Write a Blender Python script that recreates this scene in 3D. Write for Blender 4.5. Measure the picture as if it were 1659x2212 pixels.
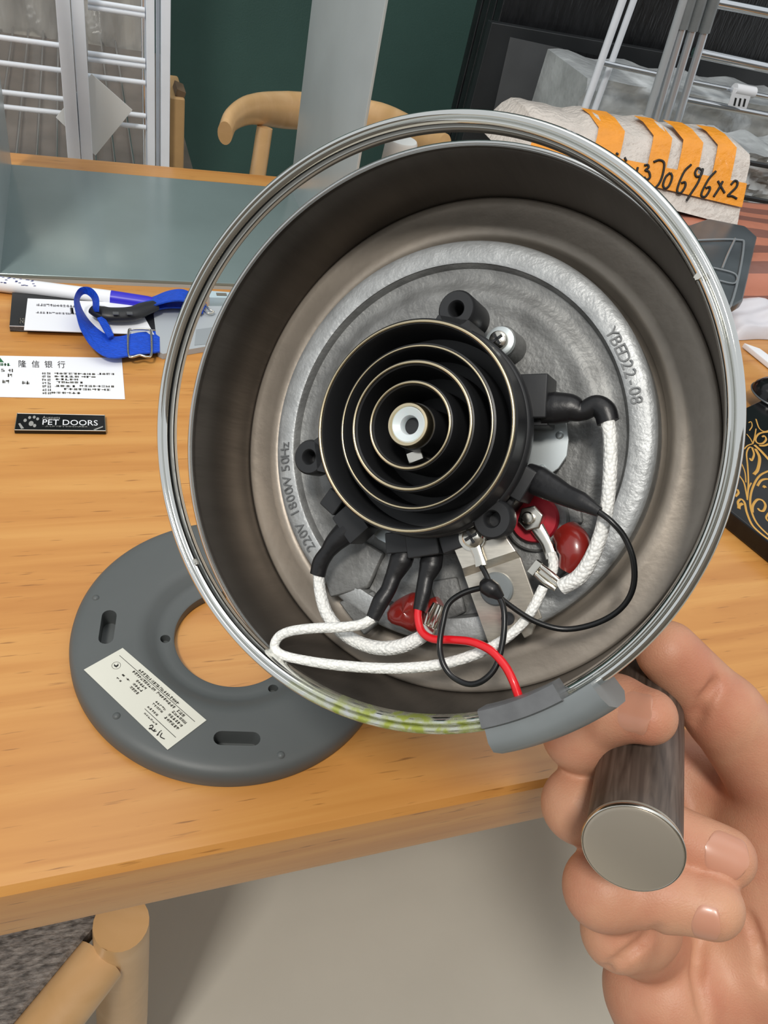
import bpy, bmesh, math, random
import numpy as np
from mathutils import Matrix, Vector

for o in list(bpy.data.objects):
    bpy.data.objects.remove(o, do_unlink=True)
scene = bpy.context.scene
COL = scene.collection
random.seed(7)
PI = math.pi
rad = math.radians

# ------------------------------------------------------------------ camera
FPX, CX, CY, CAMH = 1660.0, 829.5, 1106.0, 0.325


def nv(v):
    v = np.array(v, float)
    return v / np.linalg.norm(v)


_n = nv((-484.5, 1744, 1660))                 # world down seen from the lens
_X = nv((4670.5, -282.2, 1660))               # table's long direction
_X = nv(_X - _n * (_X @ _n))
R = np.array([_X, np.cross(-_n, _X), -_n])    # lens axes (right, down, ahead) -> world
CAM = np.array([0, 0, CAMH])

cam = bpy.data.cameras.new('camera')
cam.sensor_fit = 'VERTICAL'
cam.sensor_height = 36.0
cam.lens = FPX / 2212 * 36
cam.clip_start = 0.01
cam_o = bpy.data.objects.new('camera', cam)
COL.objects.link(cam_o)
mw = Matrix.Identity(4)
for i in range(3):
    mw[i][0], mw[i][1], mw[i][2], mw[i][3] = R[i][0], -R[i][1], -R[i][2], CAM[i]
cam_o.matrix_world = mw
scene.camera = cam_o

# ------------------------------------------------------------------ light
world = bpy.data.worlds.new('world')
world.use_nodes = True
world.node_tree.nodes['Background'].inputs[0].default_value = (0.93, 0.97, 1.0, 1)
world.node_tree.nodes['Background'].inputs[1].default_value = 0.74
scene.world = world


def area(name, loc, target, sx, sy, power, col=(1, 1, 1)):
    l = bpy.data.lights.new(name, 'AREA')
    l.shape = 'RECTANGLE'
    l.size, l.size_y, l.energy, l.color = sx, sy, power, col
    o = bpy.data.objects.new(name, l)
    COL.objects.link(o)
    o.location = loc
    o.rotation_euler = (Vector(target) - Vector(loc)).to_track_quat('-Z', 'Y').to_euler()
    return o


area('ceiling_lamp', (-0.66, -0.64, 1.95), (0.1, 0.3, 0), 0.30, 0.30, 31, (1.0, 0.95, 0.88))
area('added_overhead_fill', (0.5, 0.55, 1.95), (0.5, 0.56, 0), 1.9, 1.3, 9, (1.0, 0.985, 0.96))  # added overhead fill: soft top light and white reflections in the ring
scene.view_settings.view_transform = 'Standard'
scene.view_settings.look = 'None'
scene.view_settings.exposure = 0.0
scene.view_settings.gamma = 1.0
scene.view_settings.use_curve_mapping = False


# ------------------------------------------------------------------ geometry of the place
def ray(x, y):
    return R @ np.array([(x - CX) / FPX, (y - CY) / FPX, 1.0])


def atz(x, y, z):
    d = ray(x, y)
    return CAM + d * ((z - CAMH) / d[2])


def aty(x, y, Y):
    d = ray(x, y)
    return CAM + d * (Y / d[1])


def atd(x, y, d):
    return CAM + ray(x, y) * d


def c2w(p):
    return CAM + R @ np.array(p, float)


# ------------------------------------------------------------------ materials
MATS = {}


def srgb(r, g, b):
    def c(v):
        v /= 255.0
        return v / 12.92 if v <= 0.04045 else ((v + 0.055) / 1.055) ** 2.4
    return (c(r), c(g), c(b), 1)


def mat(name, col, rough=0.5, metal=0.0, spec=0.5, var=0.0, vscale=30.0, bump=0.0, bscale=200.0,
        stretch=(1, 1, 1), col2=None, coat=0.0, trans=0.0, alpha=1.0, sss=0.0, detail=4.0, ior=1.45, bdist=0.0004):
    if name in MATS:
        return MATS[name]
    m = bpy.data.materials.new(name)
    m.use_nodes = True
    nt = m.node_tree
    b = nt.nodes['Principled BSDF']
    b.inputs['Base Color'].default_value = col
    b.inputs['Roughness'].default_value = rough
    b.inputs['Metallic'].default_value = metal
    b.inputs['Specular IOR Level'].default_value = spec
    b.inputs['Coat Weight'].default_value = coat
    b.inputs['Transmission Weight'].default_value = trans
    b.inputs['Alpha'].default_value = alpha
    b.inputs['IOR'].default_value = ior
    if sss:
        b.inputs['Subsurface Weight'].default_value = sss
        b.inputs['Subsurface Radius'].default_value = (1.0, 0.35, 0.2)
        b.inputs['Subsurface Scale'].default_value = 0.004
    tc = nt.nodes.new('ShaderNodeTexCoord')
    mp = nt.nodes.new('ShaderNodeMapping')
    mp.inputs['Scale'].default_value = stretch
    nt.links.new(tc.outputs['Object'], mp.inputs['Vector'])
    if var or col2:
        n = nt.nodes.new('ShaderNodeTexNoise')
        n.inputs['Scale'].default_value = vscale
        n.inputs['Detail'].default_value = detail
        nt.links.new(mp.outputs[0], n.inputs['Vector'])
        r = nt.nodes.new('ShaderNodeValToRGB')
        c2 = col2 if col2 else tuple(min(1, c * (1 - var)) for c in col[:3]) + (1,)
        r.color_ramp.elements[0].color = c2
        r.color_ramp.elements[1].color = col if col2 else tuple(min(1, c * (1 + var)) for c in col[:3]) + (1,)
        r.color_ramp.elements[0].position = 0.32
        r.color_ramp.elements[1].position = 0.68
        nt.links.new(n.outputs['Fac'], r.inputs[0])
        nt.links.new(r.outputs[0], b.inputs['Base Color'])
    if bump:
        n = nt.nodes.new('ShaderNodeTexNoise')
        n.inputs['Scale'].default_value = bscale
        n.inputs['Detail'].default_value = 3
        nt.links.new(mp.outputs[0], n.inputs['Vector'])
        bm = nt.nodes.new('ShaderNodeBump')
        bm.inputs['Strength'].default_value = bump
        bm.inputs['Distance'].default_value = bdist
        nt.links.new(n.outputs['Fac'], bm.inputs['Height'])
        nt.links.new(bm.outputs[0], b.inputs['Normal'])
    MATS[name] = m
    return m


def wood(name, c1, c2, c3, scale=9.0, stretch=(0.6, 9, 9), rough=0.35, coat=0.25, pores=True):
    m = bpy.data.materials.new(name)
    m.use_nodes = True
    nt = m.node_tree
    N, L = nt.nodes, nt.links
    b = N['Principled BSDF']
    b.inputs['Roughness'].default_value = rough
    b.inputs['Coat Weight'].default_value = coat
    b.inputs['Coat Roughness'].default_value = 0.25
    tc = N.new('ShaderNodeTexCoord')
    mp = N.new('ShaderNodeMapping')
    mp.inputs['Scale'].default_value = stretch
    L.new(tc.outputs['Object'], mp.inputs['Vector'])
    n = N.new('ShaderNodeTexNoise')
    n.inputs['Scale'].default_value = scale
    n.inputs['Detail'].default_value = 6
    n.inputs['Distortion'].default_value = 0.6
    L.new(mp.outputs[0], n.inputs['Vector'])
    r = N.new('ShaderNodeValToRGB')
    e = r.color_ramp.elements
    e[0].position, e[0].color = 0.3, c1
    e[1].position, e[1].color = 0.72, c3
    k = e.new(0.52)
    k.color = c2
    L.new(n.outputs['Fac'], r.inputs[0])
    out = r.outputs[0]
    if pores:
        mp2 = N.new('ShaderNodeMapping')
        mp2.inputs['Scale'].default_value = (stretch[0] * 6, stretch[1] * 6, stretch[2] * 6)
        L.new(tc.outputs['Object'], mp2.inputs['Vector'])
        n2 = N.new('ShaderNodeTexNoise')
        n2.inputs['Scale'].default_value = scale * 1.4
        n2.inputs['Detail'].default_value = 2
        L.new(mp2.outputs[0], n2.inputs['Vector'])
        r2 = N.new('ShaderNodeValToRGB')
        r2.color_ramp.elements[0].position = 0.66
        r2.color_ramp.elements[0].color = (0, 0, 0, 1)
        r2.color_ramp.elements[1].position = 0.76
        r2.color_ramp.elements[1].color = (1, 1, 1, 1)
        L.new(n2.outputs['Fac'], r2.inputs[0])
        mx = N.new('ShaderNodeMix')
        mx.data_type = 'RGBA'
        L.new(r2.outputs[0], mx.inputs['Factor'])
        L.new(out, mx.inputs['A'])
        mx.inputs['B'].default_value = tuple(c * 0.62 for c in c1[:3]) + (1,)
        out = mx.outputs['Result']
    L.new(out, b.inputs['Base Color'])
    MATS[name] = m
    return m


M_table = wood('beech_table', srgb(184, 123, 58), srgb(197, 138, 70), srgb(207, 152, 83))
M_beech = wood('beech_chair', srgb(204, 164, 112), srgb(212, 172, 122), srgb(220, 182, 134), stretch=(3, 3, 3), pores=False)
M_handle = wood('handle_wood', srgb(52, 42, 36), srgb(84, 72, 64), srgb(112, 98, 88), scale=60, stretch=(6, 6, 0.5), rough=0.45, coat=0.0, pores=False)
M_green = mat('green_wall', srgb(64, 94, 88), 0.6, var=0.12, vscale=3, bump=0.25, bscale=260, bdist=0.003)
M_floor = mat('grey_floor', srgb(206, 201, 188), 0.55, var=0.03, vscale=9, bump=0.1, bscale=400)
M_steel_in = mat('brushed_inside', srgb(158, 149, 138), 0.46, metal=0.55, var=0.1, vscale=60, bump=0.3, bscale=300, detail=6)
M_wall_in = mat('dark_brushed_wall', srgb(96, 90, 84), 0.34, metal=0.8, var=0.1, vscale=120, stretch=(1, 1, 0.15), bump=0.25, bscale=400)
M_steel = mat('polished_steel', srgb(205, 205, 203), 0.22, metal=1.0)
M_brushed = mat('brushed_strip', srgb(214, 208, 196), 0.3, metal=0.75, var=0.08, vscale=300, stretch=(1, 6, 1))
M_alu = mat('cast_aluminium', srgb(134, 135, 134), 0.55, metal=0.55, var=0.24, vscale=110, bump=0.6, bscale=700, detail=9)
M_alu_dark = mat('stamped_aluminium', srgb(122, 124, 125), 0.55, metal=0.8)
M_nickel = mat('nickel', srgb(214, 210, 200), 0.18, metal=1.0)
M_brass = mat('pale_brass', srgb(222, 206, 172), 0.25, metal=1.0)
M_black = mat('black_plastic', srgb(36, 37, 39), 0.42, spec=0.5, bump=0.05, bscale=600)
M_black_gloss = mat('black_gloss', srgb(14, 14, 16), 0.16, spec=0.5)
M_shrink = mat('heat_shrink', srgb(24, 24, 26), 0.38, bump=0.25, bscale=500)
M_red = mat('red_insulation', srgb(214, 22, 32), 0.3, coat=0.3)
M_redtube = mat('red_silicone', srgb(126, 30, 24), 0.28, spec=0.6, coat=0.4, var=0.1, vscale=200)
M_redwash = mat('red_washer', srgb(168, 24, 42), 0.5)
M_blackwire = mat('black_wire', srgb(20, 21, 22), 0.3)
M_zinc = mat('zinc_plate', srgb(206, 214, 216), 0.35, metal=0.7)
M_greyplastic = mat('grey_plastic', srgb(120, 126, 128), 0.4, var=0.06, vscale=80)
M_greydark = mat('grey_clip', srgb(98, 100, 102), 0.4, var=0.12, vscale=200)
M_nylon = mat('white_nylon', srgb(206, 214, 216), 0.3, sss=0.2)
M_cover = mat('grey_cover', srgb(88, 92, 92), 0.48, bump=0.06, bscale=900, var=0.03, vscale=40)
M_sticker = mat('sticker', srgb(216, 216, 204), 0.35, var=0.02)
M_ink = mat('ink_black', srgb(28, 27, 26), 0.6)
M_inkgrey = mat('ink_grey', srgb(112, 110, 102), 0.6)
M_inkgreen = mat('ink_green', srgb(40, 104, 62), 0.6)
M_paper = mat('white_paper', srgb(236, 238, 242), 0.6, bump=0.03, bscale=80)
M_card = mat('paper_edge', srgb(188, 184, 184), 0.6)
M_sheet = mat('grey_sheet_metal', srgb(180, 190, 192), 0.26, metal=0.1, var=0.05, vscale=14)
M_skin = mat('skin', srgb(200, 151, 121), 0.45, spec=0.4, sss=0.12, vscale=48, bump=0.5, bscale=1500, col2=srgb(188, 128, 102), bdist=0.0003)
M_nail = mat('fingernail', srgb(194, 140, 116), 0.3, coat=0.15, sss=0.1)
M_blue = mat('blue_webbing', srgb(14, 78, 206), 0.55, bump=0.9, bscale=420, stretch=(1, 3, 1), var=0.2, vscale=260, bdist=0.0012)
M_bluecap = mat('blue_cap', srgb(52, 44, 196), 0.35)
M_palegrey = mat('pale_grey_plastic', srgb(172, 178, 182), 0.35)
M_whitepost = mat('white_post', srgb(232, 238, 246), 0.4, var=0.03)
M_chrome = mat('wire_chrome', srgb(225, 228, 232), 0.15, metal=1.0)
M_film = mat('clear_film_grey', srgb(176, 174, 168), 0.14, metal=0.35, var=0.35, vscale=14, bump=0.9, bscale=22, stretch=(2, 1, 0.5), bdist=0.003)
M_foam = mat('white_foam', srgb(214, 216, 214), 0.6, bump=0.2, bscale=200)
M_cardboard = mat('cardboard', srgb(168, 136, 92), 0.7, var=0.1)
M_blackwrap = mat('black_wrapped', srgb(30, 31, 33), 0.28, var=0.3, vscale=30, bump=0.5, bscale=60, stretch=(4, 1, 0.6), bdist=0.003)
M_blackbox = mat('black_box', srgb(40, 42, 44), 0.3, var=0.2, vscale=8)
M_greypanel = mat('grey_print', srgb(86, 88, 90), 0.35, var=0.08, vscale=20)
M_silverfilm = mat('silver_film', srgb(190, 194, 195), 0.22, metal=0.15, var=0.2, vscale=24, bump=1.0, bscale=30, bdist=0.003)
M_bubble = mat('bubble_wrap', srgb(206, 198, 190), 0.28, var=0.08, vscale=60, bump=0.9, bscale=170, bdist=0.003)
M_orange = mat('orange_tape', srgb(232, 150, 36), 0.3, bump=0.5, bscale=150, var=0.06, vscale=60, bdist=0.003)
M_terra = mat('terracotta_film', srgb(184, 116, 92), 0.35, bump=0.4, bscale=50, var=0.08, vscale=20, bdist=0.003)
M_terradark = mat('brown_stripe', srgb(126, 84, 72), 0.35, bump=0.4, bscale=50)
M_smoke = mat('smoked_tray', srgb(78, 84, 88), 0.3, spec=0.5, var=0.2, vscale=16)
M_whitebag = mat('white_bag', srgb(216, 214, 220), 0.4, bump=0.6, bscale=30, bdist=0.003)
M_gold = mat('gold_print', srgb(206, 156, 74), 0.4, metal=0.2)
M_weave = mat('grey_weave', srgb(150, 145, 140), 0.85, col2=srgb(78, 75, 73), vscale=150, stretch=(1.0, 2.6, 1), bump=0.8, bscale=160, bdist=0.003)


def braid():
    m = bpy.data.materials.new('white_braid')
    m.use_nodes = True
    nt = m.node_tree
    b = nt.nodes['Principled BSDF']
    b.inputs['Roughness'].default_value = 0.55
    tc = nt.nodes.new('ShaderNodeTexCoord')
    v = nt.nodes.new('ShaderNodeTexVoronoi')
    v.inputs['Scale'].default_value = 1100
    nt.links.new(tc.outputs['Object'], v.inputs['Vector'])
    r = nt.nodes.new('ShaderNodeValToRGB')
    r.color_ramp.elements[0].color = srgb(240, 240, 236)
    r.color_ramp.elements[1].color = srgb(214, 216, 214)
    r.color_ramp.elements[0].position = 0.35
    nt.links.new(v.outputs['Distance'], r.inputs[0])
    nt.links.new(r.outputs[0], b.inputs['Base Color'])
    bm = nt.nodes.new('ShaderNodeBump')
    bm.invert = True
    bm.inputs['Strength'].default_value = 0.6
    bm.inputs['Distance'].default_value = 0.0006
    nt.links.new(v.outputs['Distance'], bm.inputs['Height'])
    nt.links.new(bm.outputs[0], b.inputs['Normal'])
    MATS['white_braid'] = m
    return m


M_braid = braid()


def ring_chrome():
    """chrome with a mottled yellow-green tint along its lower arc"""
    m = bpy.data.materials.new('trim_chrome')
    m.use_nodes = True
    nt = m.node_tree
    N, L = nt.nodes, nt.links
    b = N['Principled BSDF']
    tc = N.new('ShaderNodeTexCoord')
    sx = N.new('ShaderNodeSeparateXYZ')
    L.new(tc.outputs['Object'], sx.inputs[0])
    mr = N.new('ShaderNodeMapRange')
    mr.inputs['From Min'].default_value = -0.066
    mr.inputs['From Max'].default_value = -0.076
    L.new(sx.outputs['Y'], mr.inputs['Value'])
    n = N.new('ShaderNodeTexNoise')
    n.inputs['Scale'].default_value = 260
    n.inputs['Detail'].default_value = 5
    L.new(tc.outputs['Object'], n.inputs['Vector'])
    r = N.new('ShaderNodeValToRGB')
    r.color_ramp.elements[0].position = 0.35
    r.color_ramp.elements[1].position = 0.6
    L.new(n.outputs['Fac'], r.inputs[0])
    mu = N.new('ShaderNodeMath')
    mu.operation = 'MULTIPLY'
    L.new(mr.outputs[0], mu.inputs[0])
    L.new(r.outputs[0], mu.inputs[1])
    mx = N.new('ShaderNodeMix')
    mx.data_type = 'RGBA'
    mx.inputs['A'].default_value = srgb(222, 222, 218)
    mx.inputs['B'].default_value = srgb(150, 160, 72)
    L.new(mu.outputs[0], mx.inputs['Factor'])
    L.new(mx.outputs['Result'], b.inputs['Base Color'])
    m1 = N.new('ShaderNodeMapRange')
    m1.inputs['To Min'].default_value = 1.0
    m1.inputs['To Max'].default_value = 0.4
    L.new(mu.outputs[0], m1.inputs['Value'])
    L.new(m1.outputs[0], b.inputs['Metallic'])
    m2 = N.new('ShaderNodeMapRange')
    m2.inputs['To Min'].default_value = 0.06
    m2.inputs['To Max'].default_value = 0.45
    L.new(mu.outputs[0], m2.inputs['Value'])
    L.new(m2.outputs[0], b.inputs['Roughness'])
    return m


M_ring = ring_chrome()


# ------------------------------------------------------------------ mesh helpers
def link(o, parent=None):
    COL.objects.link(o)
    if parent is not None:
        o.parent = parent
    return o


class MB:
    """collects vertices and faces of ONE mesh"""

    def __init__(self):
        self.v, self.f = [], []

    def add(self, vs, fs):
        k = len(self.v)
        self.v += [tuple(map(float, p)) for p in vs]
        self.f += [tuple(i + k for i in q) for q in fs]
        return self

    def quad(self, a, b, c, d):
        return self.add([a, b, c, d], [(0, 1, 2, 3)])

    def grid(self, P, close_u=False, close_v=False):
        P = np.array(P, float)
        nu, nvv = P.shape[:2]
        fs = []
        for i in range(nu - (0 if close_u else 1)):
            for j in range(nvv - (0 if close_v else 1)):
                i2, j2 = (i + 1) % nu, (j + 1) % nvv
                fs.append((i * nvv + j, i2 * nvv + j, i2 * nvv + j2, i * nvv + j2))
        return self.add(P.reshape(-1, 3), fs)

    def lathe(self, prof, seg=96, M=None, a0=0.0, a1=2 * PI, closed=True):
        """prof: list of (r,z); profile runs so that faces point outwards when r grows upwards"""
        full = abs(a1 - a0 - 2 * PI) < 1e-6
        t = np.linspace(a0, a1, seg, endpoint=not full)
        prof = [(0.0 if r < 0.00065 else r, z) for r, z in prof]
        P = np.array([[(r * math.cos(a), r * math.sin(a), z) for r, z in prof] for a in t])
        if M is not None:
            P = M(P.reshape(-1, 3)).reshape(P.shape)
        return self.grid(P, close_u=full, close_v=closed)

    def prism(self, poly, vec):
        """polygon of 3d points extruded by vec"""
        P = [np.array(p, float) for p in poly]
        Q = [p + np.array(vec, float) for p in P]
        n = len(P)
        fs = [tuple(range(n))[::-1], tuple(range(n, 2 * n))]
        fs += [(i, (i + 1) % n, n + (i + 1) % n, n + i) for i in range(n)]
        return self.add(P + Q, fs)

    def box(self, c, s, rot=None):
        c, s = np.array(c, float), np.array(s, float) / 2
        P = np.array([(x, y, z) for x in (-1, 1) for y in (-1, 1) for z in (-1, 1)], float) * s
        if rot is not None:
            P = P @ np.array(rot).T
        return self.add(P + c, [(0, 1, 3, 2), (4, 6, 7, 5), (0, 4, 5, 1), (2, 3, 7, 6), (0, 2, 6, 4), (1, 5, 7, 3)])

    def tube(self, pts, r, seg=12, sub=6, caps=True, flat=None, closed=False):
        """smooth tube through pts; r number or list; flat=(width scale, height scale, up vector)"""
        P = np.array(pts, float)
        rr = np.array(r if np.iterable(r) else [r] * len(P), float)
        C, W = smooth(P, rr, sub, closed)
        n = len(C)
        T = np.gradient(C, axis=0) if not closed else (np.roll(C, -1, 0) - np.roll(C, 1, 0))
        T /= np.linalg.norm(T, axis=1)[:, None] + 1e-12
        up = np.array(flat[2], float) if flat else np.array([0.31, 0.47, 0.83])
        rings = []
        u = None
        for i in range(n):
            if u is None or flat:
                u = up - T[i] * (up @ T[i])
            else:
                u = u - T[i] * (u @ T[i])
            u = u / (np.linalg.norm(u) + 1e-12)
            w = np.cross(T[i], u)
            a = np.linspace(0, 2 * PI, seg, endpoint=False)
            sw, sh = (flat[0], flat[1]) if flat else (1, 1)
            rings.append(C[i] + W[i] * (np.cos(a)[:, None] * w * sw + np.sin(a)[:, None] * u * sh))
        k = len(self.v)
        self.grid(np.array(rings), close_u=closed, close_v=True)
        if caps and not closed:
            self.f.append(tuple(k + i for i in range(seg))[::-1])
            self.f.append(tuple(k + (n - 1) * seg + i for i in range(seg)))
        return self

    def ribbon(self, pts, width, normal, thick=0.0006, sub=6):
        """flat strap: width vectors per point or one, thickness along normal"""
        P = np.array(pts, float)
        Wd = np.array(width, float)
        if Wd.ndim == 1:
            Wd = np.repeat(Wd[None], len(P), 0)
        A, _ = smooth(P - Wd / 2, np.ones(len(P)), sub)
        B, _ = smooth(P + Wd / 2, np.ones(len(P)), sub)
        N = np.array(normal, float) * thick / 2
        rows = np.stack([A - N, B - N, B + N, A + N], 1)
        k = len(self.v)
        self.grid(rows, close_v=True)
        n = len(A)
        self.f.append((k + 3, k + 2, k + 1, k))
        self.f.append(tuple(k + (n - 1) * 4 + i for i in range(4)))
        return self

    def build(self, name, m, parent=None, origin=None, smooth_angle=35, bevel=0.0, xf=None, fix=True):
        vs = np.array(self.v, float)
        if xf is not None:
            vs = xf(vs)
        o0 = np.array(origin if origin is not None else (0, 0, 0), float)
        me = bpy.data.meshes.new(name)
        me.from_pydata([tuple(p) for p in (vs - o0)], [], self.f)
        if fix or bevel:
            bm = bmesh.new()
            bm.from_mesh(me)
            bmesh.ops.remove_doubles(bm, verts=bm.verts, dist=1e-7)
            if bevel:
                ed = [e for e in bm.edges if len(e.link_faces) == 2 and e.calc_face_angle(0) > rad(40)]
                bmesh.ops.bevel(bm, geom=ed, offset=bevel, segments=3, affect='EDGES', profile=0.6)
            bmesh.ops.recalc_face_normals(bm, faces=bm.faces)
            bm.to_mesh(me)
            bm.free()
        me.materials.append(m)
        if smooth_angle:
            me.shade_smooth()
            me.set_sharp_from_angle(angle=rad(smooth_angle))
        o = bpy.data.objects.new(name, me)
        o.location = tuple(o0)
        return link(o, parent)


def smooth(P, rr, sub=6, closed=False):
    n = len(P)
    if n < 3 and not closed:
        t = np.linspace(0, 1, sub + 1)[:, None]
        return P[0] + (P[-1] - P[0]) * t, rr[0] + (rr[-1] - rr[0]) * t[:, 0]
    out, ro = [], []
    rng = range(n) if closed else range(n - 1)
    for i in rng:
        if closed:
            p0, p1, p2, p3 = P[(i - 1) % n], P[i], P[(i + 1) % n], P[(i + 2) % n]
            r1, r2 = rr[i], rr[(i + 1) % n]
        else:
            p1, p2 = P[i], P[i + 1]
            p0 = P[i - 1] if i > 0 else 2 * p1 - p2
            p3 = P[i + 2] if i + 2 < n else 2 * p2 - p1
            r1, r2 = rr[i], rr[i + 1]
        for k in range(sub):
            t = k / sub
            out.append(0.5 * (2 * p1 + (p2 - p0) * t + (2 * p0 - 5 * p1 + 4 * p2 - p3) * t * t
                              + (3 * p1 - p0 - 3 * p2 + p3) * t ** 3))
            ro.append(r1 + (r2 - r1) * t)
    if not closed:
        out.append(P[-1])
        ro.append(rr[-1])
    return np.array(out), np.array(ro)


def empty(name, loc=(0, 0, 0)):
    o = bpy.data.objects.new(name, None)
    o.empty_display_size = 0.02
    o.location = tuple(loc)
    COL.objects.link(o)
    return o


def tag(o, label=None, cat=None, group=None, kind=None):
    if label:
        o['label'] = label
    if cat:
        o['category'] = cat
    if group:
        o['group'] = group
    if kind:
        o['kind'] = kind
    return o


def text_shape(body, size=1.0, extrude=0.0, align='CENTER'):
    cu = bpy.data.curves.new('t', 'FONT')
    cu.body = body
    cu.size = size
    cu.extrude = extrude
    cu.align_x = align
    cu.align_y = 'CENTER'
    cu.resolution_u = 3
    o = bpy.data.objects.new('t', cu)
    COL.objects.link(o)
    dg = bpy.context.evaluated_depsgraph_get()
    me = bpy.data.meshes.new_from_object(o.evaluated_get(dg))
    vs = np.array([tuple(v.co) for v in me.vertices]) if len(me.vertices) else np.zeros((0, 3))
    fs = [tuple(p.vertices) for p in me.polygons]
    bpy.data.objects.remove(o, do_unlink=True)
    bpy.data.curves.remove(cu)
    bpy.data.meshes.remove(me)
    return vs, fs


def boolean_cut(obj, cutters):
    for c in cutters:
        md = obj.modifiers.new('cut', 'BOOLEAN')
        md.operation = 'DIFFERENCE'
        md.object = c
        md.solver = 'EXACT'
    bpy.context.view_layer.update()
    dg = bpy.context.evaluated_depsgraph_get()
    me = bpy.data.meshes.new_from_object(obj.evaluated_get(dg))
    obj.modifiers.clear()
    old = obj.data
    obj.data = me
    me.name = old.name
    bpy.data.meshes.remove(old)
    for c in cutters:
        d = c.data
        bpy.data.objects.remove(c, do_unlink=True)
        bpy.data.meshes.remove(d)
    me.shade_smooth()
    me.set_sharp_from_angle(angle=rad(35))


# ================================================================== THE SETTING
FLOOR = -0.75
tag(MB().box((0.7, 0.7, FLOOR - 0.03), (6, 5, 0.06)).build('floor', M_floor), kind='structure')
tag(MB().box((0.7, 2.03, 0.4), (6, 0.06, 2.3)).build('wall_back', M_green), kind='structure')
tag(MB().box((0.7, -1.33, 0.4), (6, 0.06, 2.3)).build('added_reflection_wall', mat('reflection_wall_tone', srgb(120, 112, 103), 0.7, var=0.05, vscale=2)), kind='structure')  # unseen wall added behind the viewer for the chrome ring to reflect

# ================================================================== TABLE
TB_Y0, TB_Y1, TB_T = 0.128, 0.832, 0.046
t = empty('table', (0.6, 0.48, FLOOR))
tag(t, 'long beech wood table with rounded front edge carrying everything', 'table')
O_t = np.array((0.6, 0.48, FLOOR))
MB().box((0.55 - 0.6, (TB_Y0 + TB_Y1) / 2 - 0.48, -TB_T / 2 - FLOOR), (1.9, TB_Y1 - TB_Y0, TB_T)).build('tabletop', M_table, t, bevel=0.0075)
for lx in (-0.33, 1.42):
    for ly in (0.2, 0.76):
        MB().box((lx - 0.6, ly - 0.48, (0.75 - TB_T) / 2), (0.06, 0.06, 0.75 - TB_T)).build('leg', M_beech, t, bevel=0.006)

# ================================================================== KETTLE (held, underside towards the viewer)
KO = np.array([0.0088, -0.0222, 0.207])
KN = nv((0.4325, 0.046, 0.9005))
k_z = -KN
k_x = nv(np.array([1, 0, 0]) - k_z * k_z[0])
k_y = np.cross(k_z, k_x)
KR = R @ np.array([k_x, k_y, k_z]).T          # kettle axes -> world
KW = c2w(KO)
kettle = empty('kettle', KW)
kettle.rotation_euler = Matrix(KR.tolist()).to_euler()
tag(kettle, 'upturned steel electric kettle with open base, wiring and loose chrome ring, held in hand', 'kettle')


def w2k(P):
    return (np.array(P, float) - KW) @ KR


def K(x, y, z):
    d = w2k(KW + ray(x, y))
    o = w2k(CAM)
    return o + d * ((z - o[2]) / d[2])


def KP(pts):
    return [K(*p) for p in pts]


# shell: outer skin, rim, inner wall, pressed bottom
MB().lathe([(0.0772, 0.0), (0.0779, -0.0006), (0.0782, -0.003), (0.0775, -0.012), (0.0745, -0.05), (0.0665, -0.1),
            (0.059, -0.128), (0.053, -0.138), (0.030, -0.1405), (0.0, -0.141), (0.0, -0.139), (0.030, -0.1385), (0.052, -0.136), (0.065, -0.1),
            (0.0730, -0.045), (0.0744, -0.0300), (0.0749, -0.024), (0.0757, -0.012), (0.0764, -0.002), (0.0767, -0.0003)], 192
           ).build('body_shell', M_wall_in, kettle, smooth_angle=50)
MB().lathe([(0.0746, -0.0295), (0.0744, -0.0282), (0.0737, -0.0279), (0.0722, -0.0281), (0.0695, -0.0283), (0.0660, -0.0276), (0.0636, -0.0272), (0.0620, -0.0282), (0.0608, -0.0318), (0.0590, -0.0325),
            (0.030, -0.0325), (0.0, -0.0325), (0.0, -0.034), (0.060, -0.034), (0.0740, -0.0315)], 192).build('pressed_bottom', M_steel_in, kettle, smooth_angle=60)
MB().lathe([(0.0766, -0.0004), (0.0767, 0.0003), (0.0772, 0.0005), (0.0780, 0.0), (0.0784, -0.003), (0.0781, -0.0031), (0.0778, -0.0008)], 192
           ).build('rim_bead', M_steel, kettle, smooth_angle=60)

# loose chrome trim ring, standing off the rim
RN = nv((0.391, -0.019, 0.92))
RC = np.array([0.0053, -0.0224, 0.1991])
r_z = -RN
r_x = nv(np.array([1, 0, 0]) - r_z * r_z[0])
r_y = np.cross(r_z, r_x)


def ring_xf(P):
    return w2k(CAM + (RC + np.array(P) @ np.array([r_x, r_y, r_z])) @ R.T)


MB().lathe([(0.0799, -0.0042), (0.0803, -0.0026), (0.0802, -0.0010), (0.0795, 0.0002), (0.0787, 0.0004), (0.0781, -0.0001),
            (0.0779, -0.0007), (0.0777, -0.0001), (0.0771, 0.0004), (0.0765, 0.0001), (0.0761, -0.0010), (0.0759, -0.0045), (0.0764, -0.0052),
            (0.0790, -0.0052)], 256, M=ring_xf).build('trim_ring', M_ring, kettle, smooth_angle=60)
for (px, py, s) in ((718, 322, 1), (600, 392, 1.2), (1505, 597, 0.8), (424, 1214, 0.9)):
    c = K(px, py, 0.0088)
    nk = MB()
    for q in range(4):
        nk.box(c + np.array([random.uniform(-1, 1), random.uniform(-1, 1), random.uniform(0, .4)]) * 0.0005 * s,
               np.array([0.0012, 0.0009, 0.0008]) * s * random.uniform(.6, 1.3), rot=Matrix.Rotation(random.uniform(0, 3), 3, 'Z'))
    nk.build('ring_burr', M_nickel, kettle)

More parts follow.
